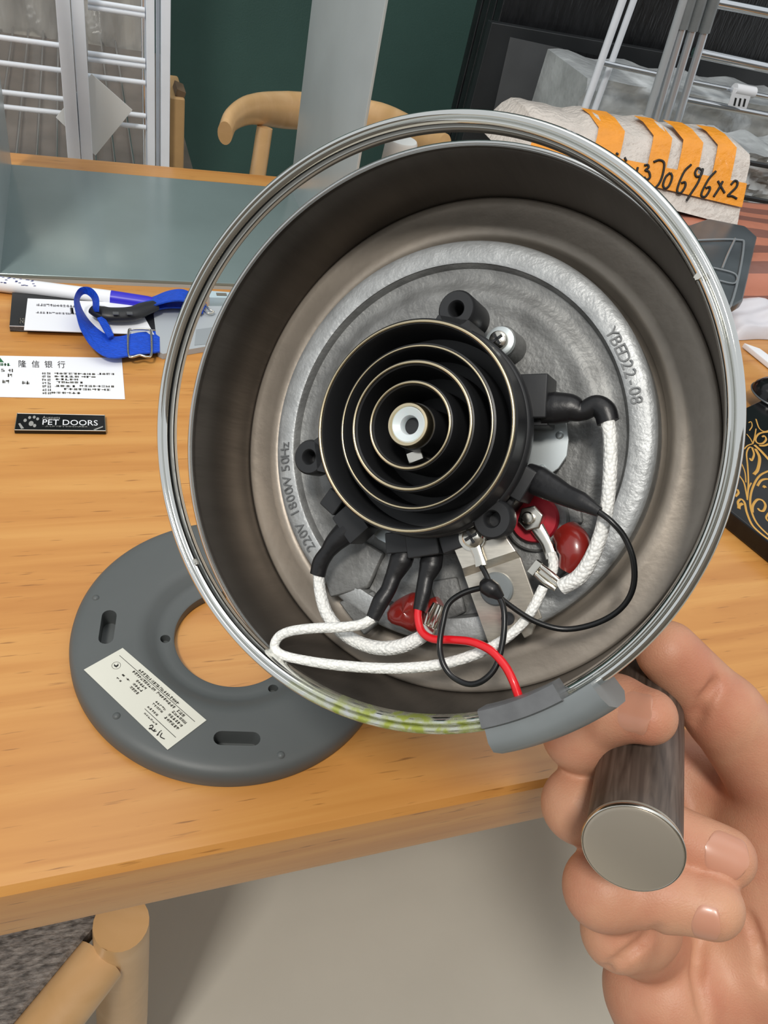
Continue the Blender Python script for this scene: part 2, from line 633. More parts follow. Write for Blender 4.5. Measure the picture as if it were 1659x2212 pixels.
# cast aluminium heating plate
MB().lathe([(0.0592, -0.0322), (0.0592, -0.0226), (0.0585, -0.0216), (0.0570, -0.0211), (0.0528, -0.0206), (0.0520, -0.0212),
            (0.0512, -0.0232), (0.0490, -0.0238), (0.0468, -0.0234), (0.0452, -0.0224), (0.0435, -0.0220), (0.0415, -0.0222), (0.0400, -0.0227),
            (0.0385, -0.0228), (0.034, -0.0226), (0.0006, -0.0226), (0.0006, -0.0322)], 160).build('heating_plate', M_alu, kettle, smooth_angle=45)
MB().lathe([(0.0592, -0.0232), (0.0593, -0.0224), (0.0586, -0.0214), (0.0571, -0.0209), (0.0530, -0.0204), (0.0522, -0.0207), (0.0524, -0.0214), (0.0575, -0.0222)], 160
           ).build('rating_band', mat('bright_aluminium', srgb(178, 181, 182), 0.5, metal=0.5, var=0.14, vscale=160, bump=0.6, bscale=700, detail=9), kettle, smooth_angle=45)
HP = [c for c in kettle.children if c.name.startswith('heating_plate')][0]
# raised casting pads between the terminals
for poly, hgt in (([(690, 1195), (760, 1150), (835, 1195), (800, 1270), (720, 1290)], 0.0022),
                  ([(735, 1300), (810, 1275), (840, 1330), (790, 1372)], 0.0014),
                  ([(930, 1255), (990, 1245), (1010, 1320), (960, 1345)], 0.0018),
                  ([(1185, 1060), (1250, 1060), (1262, 1130), (1200, 1140)], 0.0014)):
    MB().prism(KP([(x, y, -0.0226) for x, y in poly]), (0, 0, hgt)).build('casting_pad', M_alu, kettle, bevel=0.0009)


def arc_text(body, size, r, a_mid, z, m, name, parent, gap=1.0):
    """text on a circle, tops outwards, reading clockwise"""
    mb = MB()
    n = len(body)
    da = size * 0.62 * gap / r
    for i, ch in enumerate(body):
        if ch == ' ':
            continue
        vs, fs = text_shape(ch, size, 0.00012)
        a = a_mid + (n - 1) / 2 * da - i * da
        c, s = math.cos(a - PI / 2), math.sin(a - PI / 2)
        if len(vs):
            P = np.stack([vs[:, 0] * c - vs[:, 1] * s + r * math.cos(a), vs[:, 0] * s + vs[:, 1] * c + r * math.sin(a), vs[:, 2] + z], 1)
            mb.add(P, fs)
    return mb.build(name, m, parent, smooth_angle=0, fix=False)


p1, p2 = K(632, 1075, -0.0206), K(1302, 810, -0.0206)
arc_text('220V 1800W 50Hz', 0.0047, 0.0550, math.atan2(p1[1], p1[0]), -0.0203, M_alu_dark, 'stamped_rating', kettle, 0.86)
arc_text('YBED22-08', 0.0046, 0.0545, math.atan2(p2[1], p2[0]), -0.0203, M_alu_dark, 'stamped_code', kettle, 0.86)


def local_lathe(c, prof, seg=40, M=None):
    c = np.array(c, float)
    return MB().lathe(prof, seg, M=lambda P: P + np.array([c[0], c[1], c[2]]))


# zinc plate showing behind the connector
MB().prism(KP([(x, y, -0.0196) for x, y in [(1120, 815), (1165, 822), (1200, 845), (1222, 900), (1230, 950), (1226, 985), (1208, 1012), (1180, 1032), (1150, 1040), (1110, 1020)]]),
           (0, 0, 0.001)).build('zinc_tab', M_zinc, kettle, bevel=0.0002)
MB().prism(KP([(x, y, -0.0196) for x, y in [(795, 1140), (820, 1165), (860, 1186), (905, 1198), (962, 1196), (985, 1180), (960, 1120), (840, 1110)]]),
           (0, 0, 0.001)).build('zinc_tab', M_zinc, kettle, bevel=0.0002)
for (x, y) in ((1209, 940), (1171, 1012)):
    local_lathe(K(x, y, -0.0186), [(0.0001, 0.0007), (0.0007, 0.0006), (0.0011, 0.0002), (0.0012, -0.0002), (0.0001, -0.0002)], 20).build('rivet', M_zinc, kettle)

# ---- 360 degree connector
ctr = K(887, 919, 0.0076)
cxk, cyk = ctr[0], ctr[1]


def clathe(prof, seg=128):
    return MB().lathe(prof, seg, M=lambda P: P + np.array([cxk, cyk, 0]))


conn = clathe([(0.0215, -0.0200), (0.0215, -0.0070), (0.0284, -0.0062), (0.0291, -0.0055), (0.0292, -0.0025), (0.0288, -0.0018), (0.0284, -0.0016),
               (0.0283, 0.0066), (0.0279, 0.0071), (0.0268, 0.0070), (0.0265, 0.0062), (0.0258, -0.0090), (0.0245, -0.0098), (0.0224, -0.0098),
               (0.0222, 0.0048), (0.0210, 0.0052), (0.0207, 0.0046), (0.0204, -0.0098), (0.0176, -0.0098), (0.0173, 0.0072), (0.0164, 0.0076), (0.0158, 0.0070),
               (0.0156, -0.0098), (0.0120, -0.0098), (0.0118, 0.0078), (0.0110, 0.0082), (0.0105, 0.0076), (0.0102, -0.0098), (0.0064, -0.0098), (0.0062, 0.006),
               (0.0006, 0.006), (0.0006, -0.0200)]).build('connector', M_black, kettle, smooth_angle=35)
for (r, z, w) in ((0.0274, 0.0072, 0.00042), (0.0214, 0.0053, 0.00034), (0.0166, 0.0077, 0.00042), (0.0112, 0.0083, 0.00036)):
    clathe([(r + w * math.cos(a), z + w * math.sin(a)) for a in np.linspace(0, 2 * PI, 8, endpoint=False)], 128).build('contact_ring', M_brass, conn, smooth_angle=60)
clathe([(0.0059, -0.004), (0.0059, 0.0088), (0.0055, 0.0096), (0.0049, 0.0097), (0.0047, 0.0090), (0.0047, 0.003), (0.0052, -0.004)], 64).build('centre_ferrule', M_brass, conn)
clathe([(0.0048, 0.004), (0.0048, 0.0090), (0.0044, 0.0093), (0.0026, 0.0084), (0.0023, 0.0076), (0.0022, 0.002), (0.0004, 0.002), (0.0004, 0.000), (0.0048, 0.0)], 48).build('centre_bushing', M_nylon, conn)
MB().box(K(905, 988, 0.0) + np.array([0, 0, 0.0005]), (0.0045, 0.003, 0.005), rot=Matrix.Rotation(0.3, 3, 'Z')).build('inner_contact', M_nickel, conn, bevel=0.0004)

# mounting ears with screw holes
for (x, y, zt, eh) in ((985, 667, -0.001, 0.013), (667, 987, -0.004, 0.006), (1062, 1121, -0.001, 0.005)):
    c = K(x, y, zt)
    d = np.array([cxk - c[0], cyk - c[1], 0])
    d /= np.linalg.norm(d)
    ear = MB()
    prof = [(0.0052, -eh), (0.0052, -0.0006), (0.0047, 0.0), (0.0024, 0.0), (0.0020, -0.0005), (0.0019, -eh + 0.0008), (0.0004, -eh + 0.0008), (0.0004, -eh)]
    ear.lathe(prof, 36, M=lambda P: P + c)
    s = np.array([-d[1], d[0], 0])
    w0, w1, L = 0.0046, 0.0062, 0.0065
    ear.prism([c + s * w0 + d * 0.0024, c - s * w0 + d * 0.0024, c - s * w1 + d * L, c + s * w1 + d * L], (0, 0, -eh + 0.0006))
    ear.build('mounting_ear', M_black, conn, smooth_angle=40)

# terminal blocks round the connector
for (x, y, z, sx, sy, sz, a) in ((1155, 862, -0.010, 0.009, 0.0115, 0.010, -4), (1168, 905, -0.012, 0.006, 0.005, 0.008, -4), (1125, 1040, -0.010, 0.008, 0.009, 0.010, -32),
                                 (1100, 1075, -0.012, 0.006, 0.006, 0.009, -40), (872, 1172, -0.011, 0.0075, 0.006, 0.009, 4), (925, 1175, -0.011, 0.0095, 0.007, 0.010, 8),
                                 (770, 1130, -0.012, 0.008, 0.010, 0.008, 38), (730, 1085, -0.012, 0.006, 0.006, 0.008, 50), (995, 1155, -0.012, 0.010, 0.008, 0.010, 20)):
    MB().box(K(x, y, z), (sx, sy, sz), rot=Matrix.Rotation(rad(a), 3, 'Z')).build('terminal_block', M_black, conn, bevel=0.0006)


def phillips(x, y, z, r, washer=True):
    c = K(x, y, z)
    h = local_lathe(c, [(r, -0.003), (r, 0.0004), (r * .92, 0.0010), (r * .7, 0.0014), (0.0002, 0.0016), (0.0002, -0.003)], 32).build('screw', M_nickel, kettle)
    cr = MB()
    for a in (0.5, 0.5 + PI / 2):
        cr.box(c + np.array([0, 0, 0.0015]), (r * 1.25, r * 0.28, 0.0006), rot=Matrix.Rotation(a, 3, 'Z'))
    cr.build('screw_cross', M_black, h)
    if washer:
        local_lathe(c, [(r * 1.55, -0.0026), (r * 1.55, -0.0008), (r * 1.3, -0.0005), (r * 0.6, -0.0005), (r * 0.6, -0.0026)], 32).build('washer', M_zinc, h)


phillips(1077, 735, -0.010, 0.0026)
MB().lathe([(0.0045, -0.0228), (0.0043, -0.0135), (0.0040, -0.0130), (0.0005, -0.0130), (0.0005, -0.0228)], 36, M=lambda P: P + np.array([*K(1084, 737, -0.0135)[:2], 0])).build('screw_boss', M_alu, kettle)

# ---- steel strip with grey rubber dot and earth screw
strip = MB()
up = KP([(982, 1185, -0.0085), (1092, 1156, -0.0085), (1116, 1190, -0.0085), (1000, 1228, -0.0085)])
lo = KP([(1005, 1246, -0.0125), (1126, 1204, -0.0125), (1172, 1335, -0.0150), (1056, 1388, -0.0150)])
for q in (up, lo, [up[3], up[2], lo[1], lo[0]]):
    strip.prism(q, (0, 0, 0.0008))
q0, q1 = KP([(965, 1215, -0.0150), (985, 1260, -0.0150)])
strip.build('steel_strip', M_brushed, kettle, bevel=0.0003)
MB().prism(KP([(1118, 1350, -0.0150), (1148, 1332, -0.0150), (1158, 1350, -0.0165), (1150, 1370, -0.0165), (1134, 1378, -0.0165)]), (0, 0, 0.0008)).build('strip_tab', M_brushed, kettle, bevel=0.0003)
dc = K(1074, 1272, -0.0128)
local_lathe(dc, [(0.0046, -0.001), (0.0046, 0.0012), (0.0041, 0.0018), (0.0002, 0.0020), (0.0002, -0.001)], 40).build('rubber_dot', M_greyplastic, kettle)
dc = K(1098, 1336, -0.0140)
local_lathe(dc, [(0.0018, -0.001), (0.0018, 0.0008), (0.0002, 0.001), (0.0002, -0.001)], 24).build('strip_hole', M_black, kettle)
phillips(1021, 1160, -0.0062, 0.0029, washer=False)
local_lathe(K(1021, 1160, -0.0075), [(0.0037, 0), (0.0037, 0.0008), (0.0012, 0.0008), (0.0012, 0)], 32).build('ring_lug', M_nickel, kettle)
MB().tube(KP([(1026, 1178, -0.0068), (1034, 1200, -0.0066), (1040, 1222, -0.0066)]), [0.0017, 0.0014, 0.0018], 10, flat=(1, 0.6, (0, 0, 1))).build('crimp_barrel', M_nickel, kettle)

# ---- hex nut on stud, red washer
nc = K(1150, 1120, -0.0165)
local_lathe(nc, [(0.0066, -0.004), (0.0066, -0.0018), (0.0062, -0.0012), (0.0028, -0.0012), (0.0028, -0.004)], 48).build('red_washer', M_redwash, kettle)
local_lathe(nc, [(0.0092, -0.0062), (0.0090, -0.0042), (0.0084, -0.0036), (0.004, -0.0036), (0.004, -0.0062)], 48).build('stud_seat', M_alu, kettle)
nut = MB()
nut.prism([nc + np.array([0.0036 * math.cos(a), 0.0036 * math.sin(a), -0.0012]) for a in np.linspace(0.2, 0.2 + 2 * PI, 6, endpoint=False)], (0, 0, 0.0036))
nut.build('hex_nut', M_nickel, kettle, bevel=0.0004)
local_lathe(nc + np.array([-0.0003, 0, 0.0022]), [(0.0017, 0), (0.0017, 0.0018), (0.0013, 0.0022), (0.0002, 0.0023), (0.0002, 0)], 24).build('stud', M_nickel, kettle)
MB().tube(KP([(1160, 1140, -0.0160), (1180, 1172, -0.0158), (1192, 1205, -0.0155)]), [0.0020, 0.0015, 0.0017], 10, flat=(1, 0.5, (0, 0, 1))).build('lug_tail', M_nickel, kettle)
MB().tube(KP([(1191, 1195, -0.0150), (1196, 1215, -0.0145), (1192, 1238, -0.0140), (1180, 1256, -0.0135)]), 0.0014, 10).build('short_wire', M_braid, kettle)

# ---- heat-shrink sleeves
for pts, rr in (([(775, 1122, -0.012), (752, 1145, -0.011), (725, 1170, -0.010), (708, 1192, -0.010), (693, 1215, -0.010), (686, 1242, -0.010)], [0.0033, 0.0031, 0.0027, 0.0019, 0.0021, 0.0021]),
                ([(875, 1188, -0.010), (866, 1212, -0.009), (850, 1245, -0.008), (838, 1275, -0.007), (822, 1300, -0.006), (805, 1336, -0.005)], [0.0026, 0.0027, 0.0021, 0.0018, 0.0020, 0.0017]),
                ([(934, 1196, -0.011), (930, 1222, -0.010), (920, 1250, -0.009), (914, 1282, -0.008), (905, 1318, -0.007)], [0.0026, 0.0026, 0.0020, 0.0018, 0.0014]),
                ([(1172, 884, -0.009), (1200, 882, -0.009), (1232, 882, -0.009), (1258, 888, -0.009), (1286, 876, -0.009), (1306, 888, -0.009), (1314, 912, -0.009)], [0.0034, 0.0034, 0.0032, 0.0020, 0.0022, 0.0025, 0.0022]),
                ([(1138, 1028, -0.009), (1165, 1040, -0.008), (1195, 1056, -0.007), (1222, 1070, -0.006), (1255, 1084, -0.005), (1295, 1106, -0.004)], [0.0029, 0.0031, 0.0029, 0.0022, 0.0020, 0.0011])):
    MB().tube(KP(pts), [r_ * 1.16 * (1 + 0.05 * math.sin(i_ * 2.3)) for i_, r_ in enumerate(rr)], 14, sub=8, flat=(1.06, 0.85, (0, 0, 1))).build('shrink_sleeve', M_shrink, kettle, smooth_angle=60)

# ---- braided white leads
MB().tube(KP([(688, 1236, -0.0102), (692, 1280, -0.010), (706, 1325, -0.010), (735, 1362, -0.0102), (775, 1388, -0.0105), (820, 1400, -0.0105), (862, 1397, -0.0105),
              (898, 1383, -0.0105), (924, 1366, -0.0105)]), [0.0017, 0.0018, 0.0019, 0.0019, 0.0020, 0.0021, 0.0021, 0.0020, 0.0018], 16).build('white_lead', M_braid, kettle, smooth_angle=60)
MB().tube(KP([(806, 1335, -0.0050), (780, 1349, -0.0035), (735, 1355, -0.001), (680, 1357, 0.000), (630, 1363, 0.001), (603, 1375, 0.001), (593, 1396, 0.001), (606, 1413, 0.001),
              (650, 1425, 0.000), (730, 1437, -0.001), (840, 1444, -0.004), (940, 1437, -0.006), (1020, 1416, -0.008), (1085, 1384, -0.009), (1130, 1345, -0.010), (1156, 1305, -0.011), (1174, 1268, -0.012)]),
          [0.00145] * 4 + [0.0014] * 5 + [0.0015] * 4 + [0.00135] * 4, 16).build('white_lead', M_braid, kettle, smooth_angle=60)
MB().tube(KP([(1312, 906, -0.0088), (1318, 950, -0.0085), (1318, 1010, -0.008), (1313, 1080, -0.008), (1300, 1145, -0.0085), (1280, 1200, -0.009), (1252, 1245, -0.010), (1214, 1268, -0.011)]),
          [0.0018, 0.00175, 0.00175, 0.00175, 0.0018, 0.0019, 0.0021, 0.0021], 16).build('white_lead', M_braid, kettle, smooth_angle=60)

# ---- black and red leads
BW = 0.00075
MB().tube(KP([(1292, 1104, -0.004), (1322, 1128, -0.004), (1350, 1162, -0.005), (1368, 1210, -0.006), (1369, 1262, -0.008), (1352, 1302, -0.010), (1318, 1332, -0.012), (1270, 1352, -0.012), (1215, 1359, -0.011),
              (1160, 1344, -0.009), (1112, 1315, -0.007), (1068, 1278, -0.005), (1052, 1245, -0.0055), (1040, 1222, -0.0062)]), BW, 10).build('black_lead', M_blackwire, kettle, smooth_angle=60)
MB().tube(KP([(1062, 1268, -0.004), (1030, 1272, -0.004), (995, 1284, -0.003), (968, 1306, -0.002), (957, 1345, -0.001), (950, 1392, 0.000), (956, 1430, 0.001), (976, 1460, 0.001), (1008, 1477, 0.001),
              (1038, 1473, 0.001), (1066, 1448, 0.000), (1081, 1410, -0.001), (1089, 1360, -0.002), (1088, 1315, -0.003), (1076, 1285, -0.004)]), BW * 1.05, 10).build('black_lead', M_blackwire, kettle, smooth_angle=60)
MB().tube(KP([(1044, 1256, -0.004), (1052, 1266, -0.0035), (1066, 1276, -0.0035), (1084, 1292, -0.004)]), [0.0012, 0.0024, 0.0023, 0.001], 12).build('lead_knot', M_shrink, kettle, smooth_angle=60)
MB().tube(KP([(904, 1312, -0.007), (903, 1335, -0.006), (911, 1364, -0.005), (935, 1380, -0.004), (975, 1382, -0.003), (1020, 1387, -0.002), (1060, 1405, -0.001), (1090, 1437, 0.000), (1108, 1470, 0.001), (1121, 1506, 0.001)]),
          0.00112, 12).build('red_lead', M_red, kettle, smooth_angle=60)


def blob(c, s, rot, name, m, seed):
    rnd = random.Random(seed)
    P = []
    for i in range(13):
        th = PI * i / 12
        row = []
        for j in range(20):
            ph = 2 * PI * j / 20
            d = np.array([math.sin(th) * math.cos(ph), math.sin(th) * math.sin(ph), math.cos(th)])
            k = 1 + 0.13 * math.sin(3 * ph + seed) * math.sin(th) + 0.1 * math.sin(2 * th + ph * 2 + seed)
            row.append(d * k * np.array(s))
        P.append(row)
    P = np.array(P).reshape(-1, 3) @ np.array(Matrix.Rotation(rot, 3, 'Z')).T
    return MB().grid((P + np.array(c)).reshape(13, 20, 3), close_v=True).build(name, m, kettle, smooth_angle=70)


blob(K(884, 1322, -0.0145), (0.0062, 0.0052, 0.0045), 0.9, 'silicone_sleeve', M_redtube, 1)
MB().tube(KP([(1222, 1150, -0.0165), (1236, 1172, -0.0145), (1240, 1200, -0.0140), (1226, 1232, -0.0145)]), [0.0040, 0.0046, 0.0044, 0.0026], 14, flat=(1, .8, (0, 0, 1))).build('silicone_sleeve', M_redtube, kettle)
MB().tube(KP([(925, 1322, -0.013), (936, 1310, -0.013), (950, 1300, -0.013)]), [0.0022, 0.0026, 0.0018], 12).build('silicone_end', M_redtube, kettle)
# spade terminals: folded nickel strips
for c, a, L in (((938, 1330, -0.0105), rad(66), 0.0068), ((1184, 1248, -0.0115), rad(-38), 0.0068)):
    p = K(*c)
    e = np.array([math.cos(a), math.sin(a), 0])
    s = np.array([-e[1], e[0], 0])
    sp = MB()
    for k in (-1, 1):
        sp.tube([p - e * L / 2 + s * k * 0.0012, p + s * k * 0.0013 + np.array([0, 0, .0004]), p + e * L / 2 + s * k * 0.0011], [0.0008, 0.0009, 0.0008], 8, sub=3)
    sp.box(p - np.array([0, 0, 0.0005]), (L, 0.0030, 0.0006), rot=Matrix.Rotation(a, 3, 'Z'))
    sp.box(p - e * L * 0.62, (L * 0.3, 0.0040, 0.0022), rot=Matrix.Rotation(a, 3, 'Z'))
    sp.build('spade_terminal', M_nickel, kettle, bevel=0.0002)

# ---- grey plastic clip gripping ring and rim where the handle joins
def ang(px, py, z):
    p = K(px, py, z)
    return math.atan2(p[1], p[0])


a0, a1 = ang(1040, 1550, 0.008), ang(1212, 1500, 0.008)
rc_ = MB()
rc_.lathe([(0.0738, 0.0088), (0.0742, 0.0097), (0.0783, 0.0099), (0.0787, 0.0090), (0.0786, 0.0020), (0.0782, 0.0010), (0.0738, 0.0020)], 24, a0=a0, a1=a1)
rc_.f.append(tuple(range(7)))
rc_.f.append(tuple(range(len(rc_.v) - 7, len(rc_.v)))[::-1])
rc_.build('ring_clip', M_greydark, kettle)
a0b, a1b = ang(1070, 1585, 0.002), ang(1310, 1500, 0.002)
clip = MB()
clip.lathe([(0.0783, 0.0084), (0.0822, 0.0086), (0.0848, 0.0066), (0.0864, 0.0010), (0.0868, -0.0100), (0.0850, -0.0160), (0.0784, -0.0160)], 28, a0=a0b, a1=a1b)
k0 = len(clip.v)
clip.f.append(tuple(range(7)))
clip.f.append(tuple(range(k0 - 7, k0))[::-1])
clip.build('handle_bracket', M_greyplastic, kettle, smooth_angle=50)
# ---- handle
HD = nv((0.351, -0.268, 0.897))
HC = np.array([0.0706, 0.0959, 0.2184])
h_x = nv(np.array([1, 0, 0]) - HD * HD[0])
h_y = np.cross(HD, h_x)


def handle_xf(P):
    return w2k(CAM + (HC + np.array(P) @ np.array([h_x, h_y, HD])) @ R.T)


hw = empty('handle', (0, 0, 0))
hw.parent = kettle
hp0 = handle_xf(np.array([[0, 0, 0]]))[0]
hw.location = tuple(hp0)
HM = np.array([h_x, h_y, HD])
hrot = KR.T @ R @ HM.T
hw.rotation_euler = Matrix(hrot.tolist()).to_euler()
MB().lathe([(0.0004, 0.002), (0.0130, 0.002), (0.0134, 0.0026), (0.0136, 0.010), (0.0138, 0.06), (0.0136, 0.105), (0.012, 0.111), (0.0004, 0.112)], 64).build('grip', M_handle, hw)
MB().lathe([(0.0004, -0.0004), (0.0128, -0.0004), (0.0136, -0.0001), (0.0140, 0.0007), (0.0140, 0.0028), (0.0132, 0.0032), (0.0004, 0.0032)], 64).build('end_cap', mat('satin_cap', srgb(176, 168, 155), 0.35, metal=0.55), hw)
MB().lathe([(0.0139 + 0.0005 * math.cos(a), 0.0009 + 0.0009 * math.sin(a)) for a in np.linspace(0, 2 * PI, 10, endpoint=False)], 64).build('cap_ring', M_nickel, hw, smooth_angle=60)
# arm from the far end of the handle to the body
MB().tube([w2k(c2w(HC + HD * 0.098)), w2k(c2w(HC + HD * 0.108 + np.array([-0.012, -0.012, 0.004]))), w2k(c2w(KO + KN * 0.10 + np.array([0.045, 0.045, -0.01])))],
          [0.009, 0.009, 0.009], 16).build('handle_arm', M_black, kettle, smooth_angle=60)

# ================================================================== DETACHED BASE COVER ON THE TABLE
cc = np.array([0.055, 0.2298, 0.0])
cover = empty('kettle_base_cover', cc)
tag(cover, 'dark grey round plastic kettle base plate with central hole and rating sticker, lying on table', 'base plate')
cv = MB().lathe([(0.0765, 0.0002), (0.0772, 0.0020), (0.0772, 0.0062), (0.0765, 0.0092), (0.0748, 0.0112), (0.0720, 0.0121), (0.0690, 0.0124), (0.0480, 0.0124), (0.0450, 0.0119), (0.0420, 0.0105),
                 (0.0385, 0.0078), (0.0365, 0.0067), (0.0340, 0.0063), (0.0303, 0.0063), (0.0295, 0.0058), (0.0293, 0.0010), (0.0297, 0.0002)], 160
                ).build('plate_body', M_cover, cover)
cuts = []


def cl(x, y, z):
    return atz(x, y, z) - cc


for (xa, ya, xb, yb, w) in ((236, 1330, 229, 1378, 0.0034), (478, 1594, 546, 1596, 0.0034)):
    A, B = cl(xa, ya, 0.0124), cl(xb, yb, 0.0124)
    d = (B - A) / np.linalg.norm(B - A)
    s = np.array([-d[1], d[0], 0])
    poly = [B + w * (math.cos(t_) * s + math.sin(t_) * d) for t_ in np.linspace(0, PI, 9)] + [A + w * (math.cos(t_) * s + math.sin(t_) * d) for t_ in np.linspace(PI, 2 * PI, 9)]
    cuts.append(MB().prism([p - np.array([0, 0, 0.0105]) for p in poly], (0, 0, 0.016)).build('c', M_cover, cover))
hr = []
for (x, y) in ((357, 1380), (590, 1488)):
    p = cl(x, y, 0.0064) * np.array([1, 1, 0])
    hr.append(math.atan2(p[1], p[0]))
    cuts.append(MB().lathe([(0.0024, 0.0015), (0.0024, 0.02), (0.0001, 0.02), (0.0001, 0.0015)], 24, M=lambda P: P + p).build('c', M_cover, cover))
p = -0.0335 * nv([math.cos(hr[0]) + math.cos(hr[1]), math.sin(hr[0]) + math.sin(hr[1]), 0])
cuts.append(MB().lathe([(0.0024, 0.0015), (0.0024, 0.02), (0.0001, 0.02), (0.0001, 0.0015)], 24, M=lambda P: P + p).build('c', M_cover, cover))
boolean_cut(cv, cuts)
for (x, y) in ((207, 1291), (252, 1546), (607, 1630)):
    p = cl(x, y, 0.0124)
    MB().lathe([(0.0001, 0.0009), (0.0008, 0.0008), (0.0015, 0.0003), (0.0018, -0.0003), (0.0001, -0.0003)], 20, M=lambda P: P + p).build('foot_dimple', M_cover, cover)

# rating sticker
SZ = 0.0126
sA, sB, sC, sD = [cl(x, y, SZ) for x, y in ((265, 1400), (446, 1556), (362, 1620), (181, 1447))]
stk = MB().prism([sA, sB, sC, sD], (0, 0, 0.00015)).build('rating_sticker', M_sticker, cover, smooth_angle=0)


def on_sticker(u, v, z=0.00022):
    """u along the long side (0..1), v across (0..1)"""
    p = sA * (1 - u) * (1 - v) + sB * u * (1 - v) + sC * u * v + sD * (1 - u) * v
    return p + np.array([0, 0, z])


def scribble(mb, f, u0, u1, v0, v1, rnd, dens=1.0):
    """rows of tiny illegible printed glyphs"""
    n = max(2, int((u1 - u0) * 42 * dens))
    for i in range(n):
        a = u0 + (u1 - u0) * i / n
        b = a + (u1 - u0) / n * 0.86
        for k in range(4):
            if rnd.random() < 0.5:
                va = v0 + (v1 - v0) * rnd.random() * 0.8
                mb.quad(f(a, va), f(b, va), f(b, va + (v1 - v0) * 0.2), f(a, va + (v1 - v0) * 0.2))
            else:
                ua = a + (b - a) * rnd.random() * 0.75
                mb.quad(f(ua, v0), f(ua + (b - a) * 0.25, v0), f(ua + (b - a) * 0.25, v1), f(ua, v1))


rnd = random.Random(3)
pr = MB()
scribble(pr, on_sticker, 0.27, 0.74, 0.10, 0.17, rnd)
scribble(pr, on_sticker, 0.25, 0.52, 0.22, 0.29, rnd)
scribble(pr, on_sticker, 0.54, 0.75, 0.22, 0.29, rnd)
scribble(pr, on_sticker, 0.78, 0.86, 0.22, 0.29, rnd)
for v in (0.33, 0.43, 0.53):
    scribble(pr, on_sticker, 0.34 + (v - .33) * .1, 0.46, v, v + 0.065, rnd)
    scribble(pr, on_sticker, 0.76, 0.92, v - 0.02, v + 0.045, rnd)
for v in (0.40, 0.48, 0.60):
    scribble(pr, on_sticker, 0.60, 0.72, v, v + 0.05, rnd)
scribble(pr, on_sticker, 0.63, 0.78, 0.76, 0.80, rnd)
scribble(pr, on_sticker, 0.22, 0.32, 0.46, 0.50, rnd, 0.6)
scribble(pr, on_sticker, 0.22, 0.28, 0.60, 0.64, rnd, 0.6)
pr.build('printed_text', M_inkgrey, stk, smooth_angle=0, fix=False)
ln = MB()
for (u0, v0, u1, v1) in ((0.05, 0.185, 0.95, 0.185), (0.60, 0.70, 0.96, 0.70)):
    ln.quad(on_sticker(u0, v0), on_sticker(u1, v1), on_sticker(u1, v1 + 0.012), on_sticker(u0, v0 + 0.012))
c0 = on_sticker(0.12, 0.42)
ln.lathe([(0.0020, 0), (0.00185, 0), (0.00185, 0.00002), (0.0020, 0.00002)], 32, M=lambda P: P + c0)
for q in ((-.0008, .0009, -.0008, -.0003), (.0008, .0009, .0008, -.0003)):
    ln.quad(c0 + np.array([q[0] - .00015, q[1], 0]), c0 + np.array([q[0] + .00015, q[1], 0]), c0 + np.array([q[2] + .00015, q[3], 0]), c0 + np.array([q[2] - .00015, q[3], 0]))
ln.quad(c0 + np.array([-.0008, .0005, 0]), c0 + np.array([0, 0, 0]), c0 + np.array([0, -.0011, 0]), c0 + np.array([-.0008, -.0004, 0]))
ln.quad(c0 + np.array([.0008, .0005, 0]), c0 + np.array([0, 0, 0]), c0 + np.array([0, -.0011, 0]), c0 + np.array([.0008, -.0004, 0]))
ln.build('printed_emblem', M_ink, stk, smooth_angle=0, fix=False)
sg = MB()
for strokes in ([(875, 1020), (905, 1008), (918, 1030), (890, 1055), (868, 1050), (892, 1045), (915, 1075), (945, 1060)], [(945, 1060), (925, 1085), (960, 1082)],
                [(1005, 1085), (985, 1110), (965, 1135), (985, 1125)], [(1015, 1075), (1020, 1082)], [(1030, 1105), (1008, 1150), (1062, 1180)]):
    pts = [cl(170 + x / 5.72, 1390 + y / 5.72, SZ + 0.0003) for x, y in strokes]
    sg.tube(pts, 0.00022, 6, sub=3)
sg.build('handwritten_initials', M_ink, stk)

# ================================================================== HAND
def px3(x, y, d):
    return np.array([(x - CX) / FPX * d, (y - CY) / FPX * d, d])


def cone_sdf(G, a, b, ra, rb):
    ba = b - a
    L2 = ba @ ba
    pa = G - a
    t_ = np.clip((pa @ ba) / L2, 0, 1)
    return np.linalg.norm(pa - t_[..., None] * ba, axis=-1) - (ra + (rb - ra) * t_)


def smin(a, b, k):
    h = np.clip(0.5 + 0.5 * (b - a) / k, 0, 1)
    return b + (a - b) * h - k * h * (1 - h)


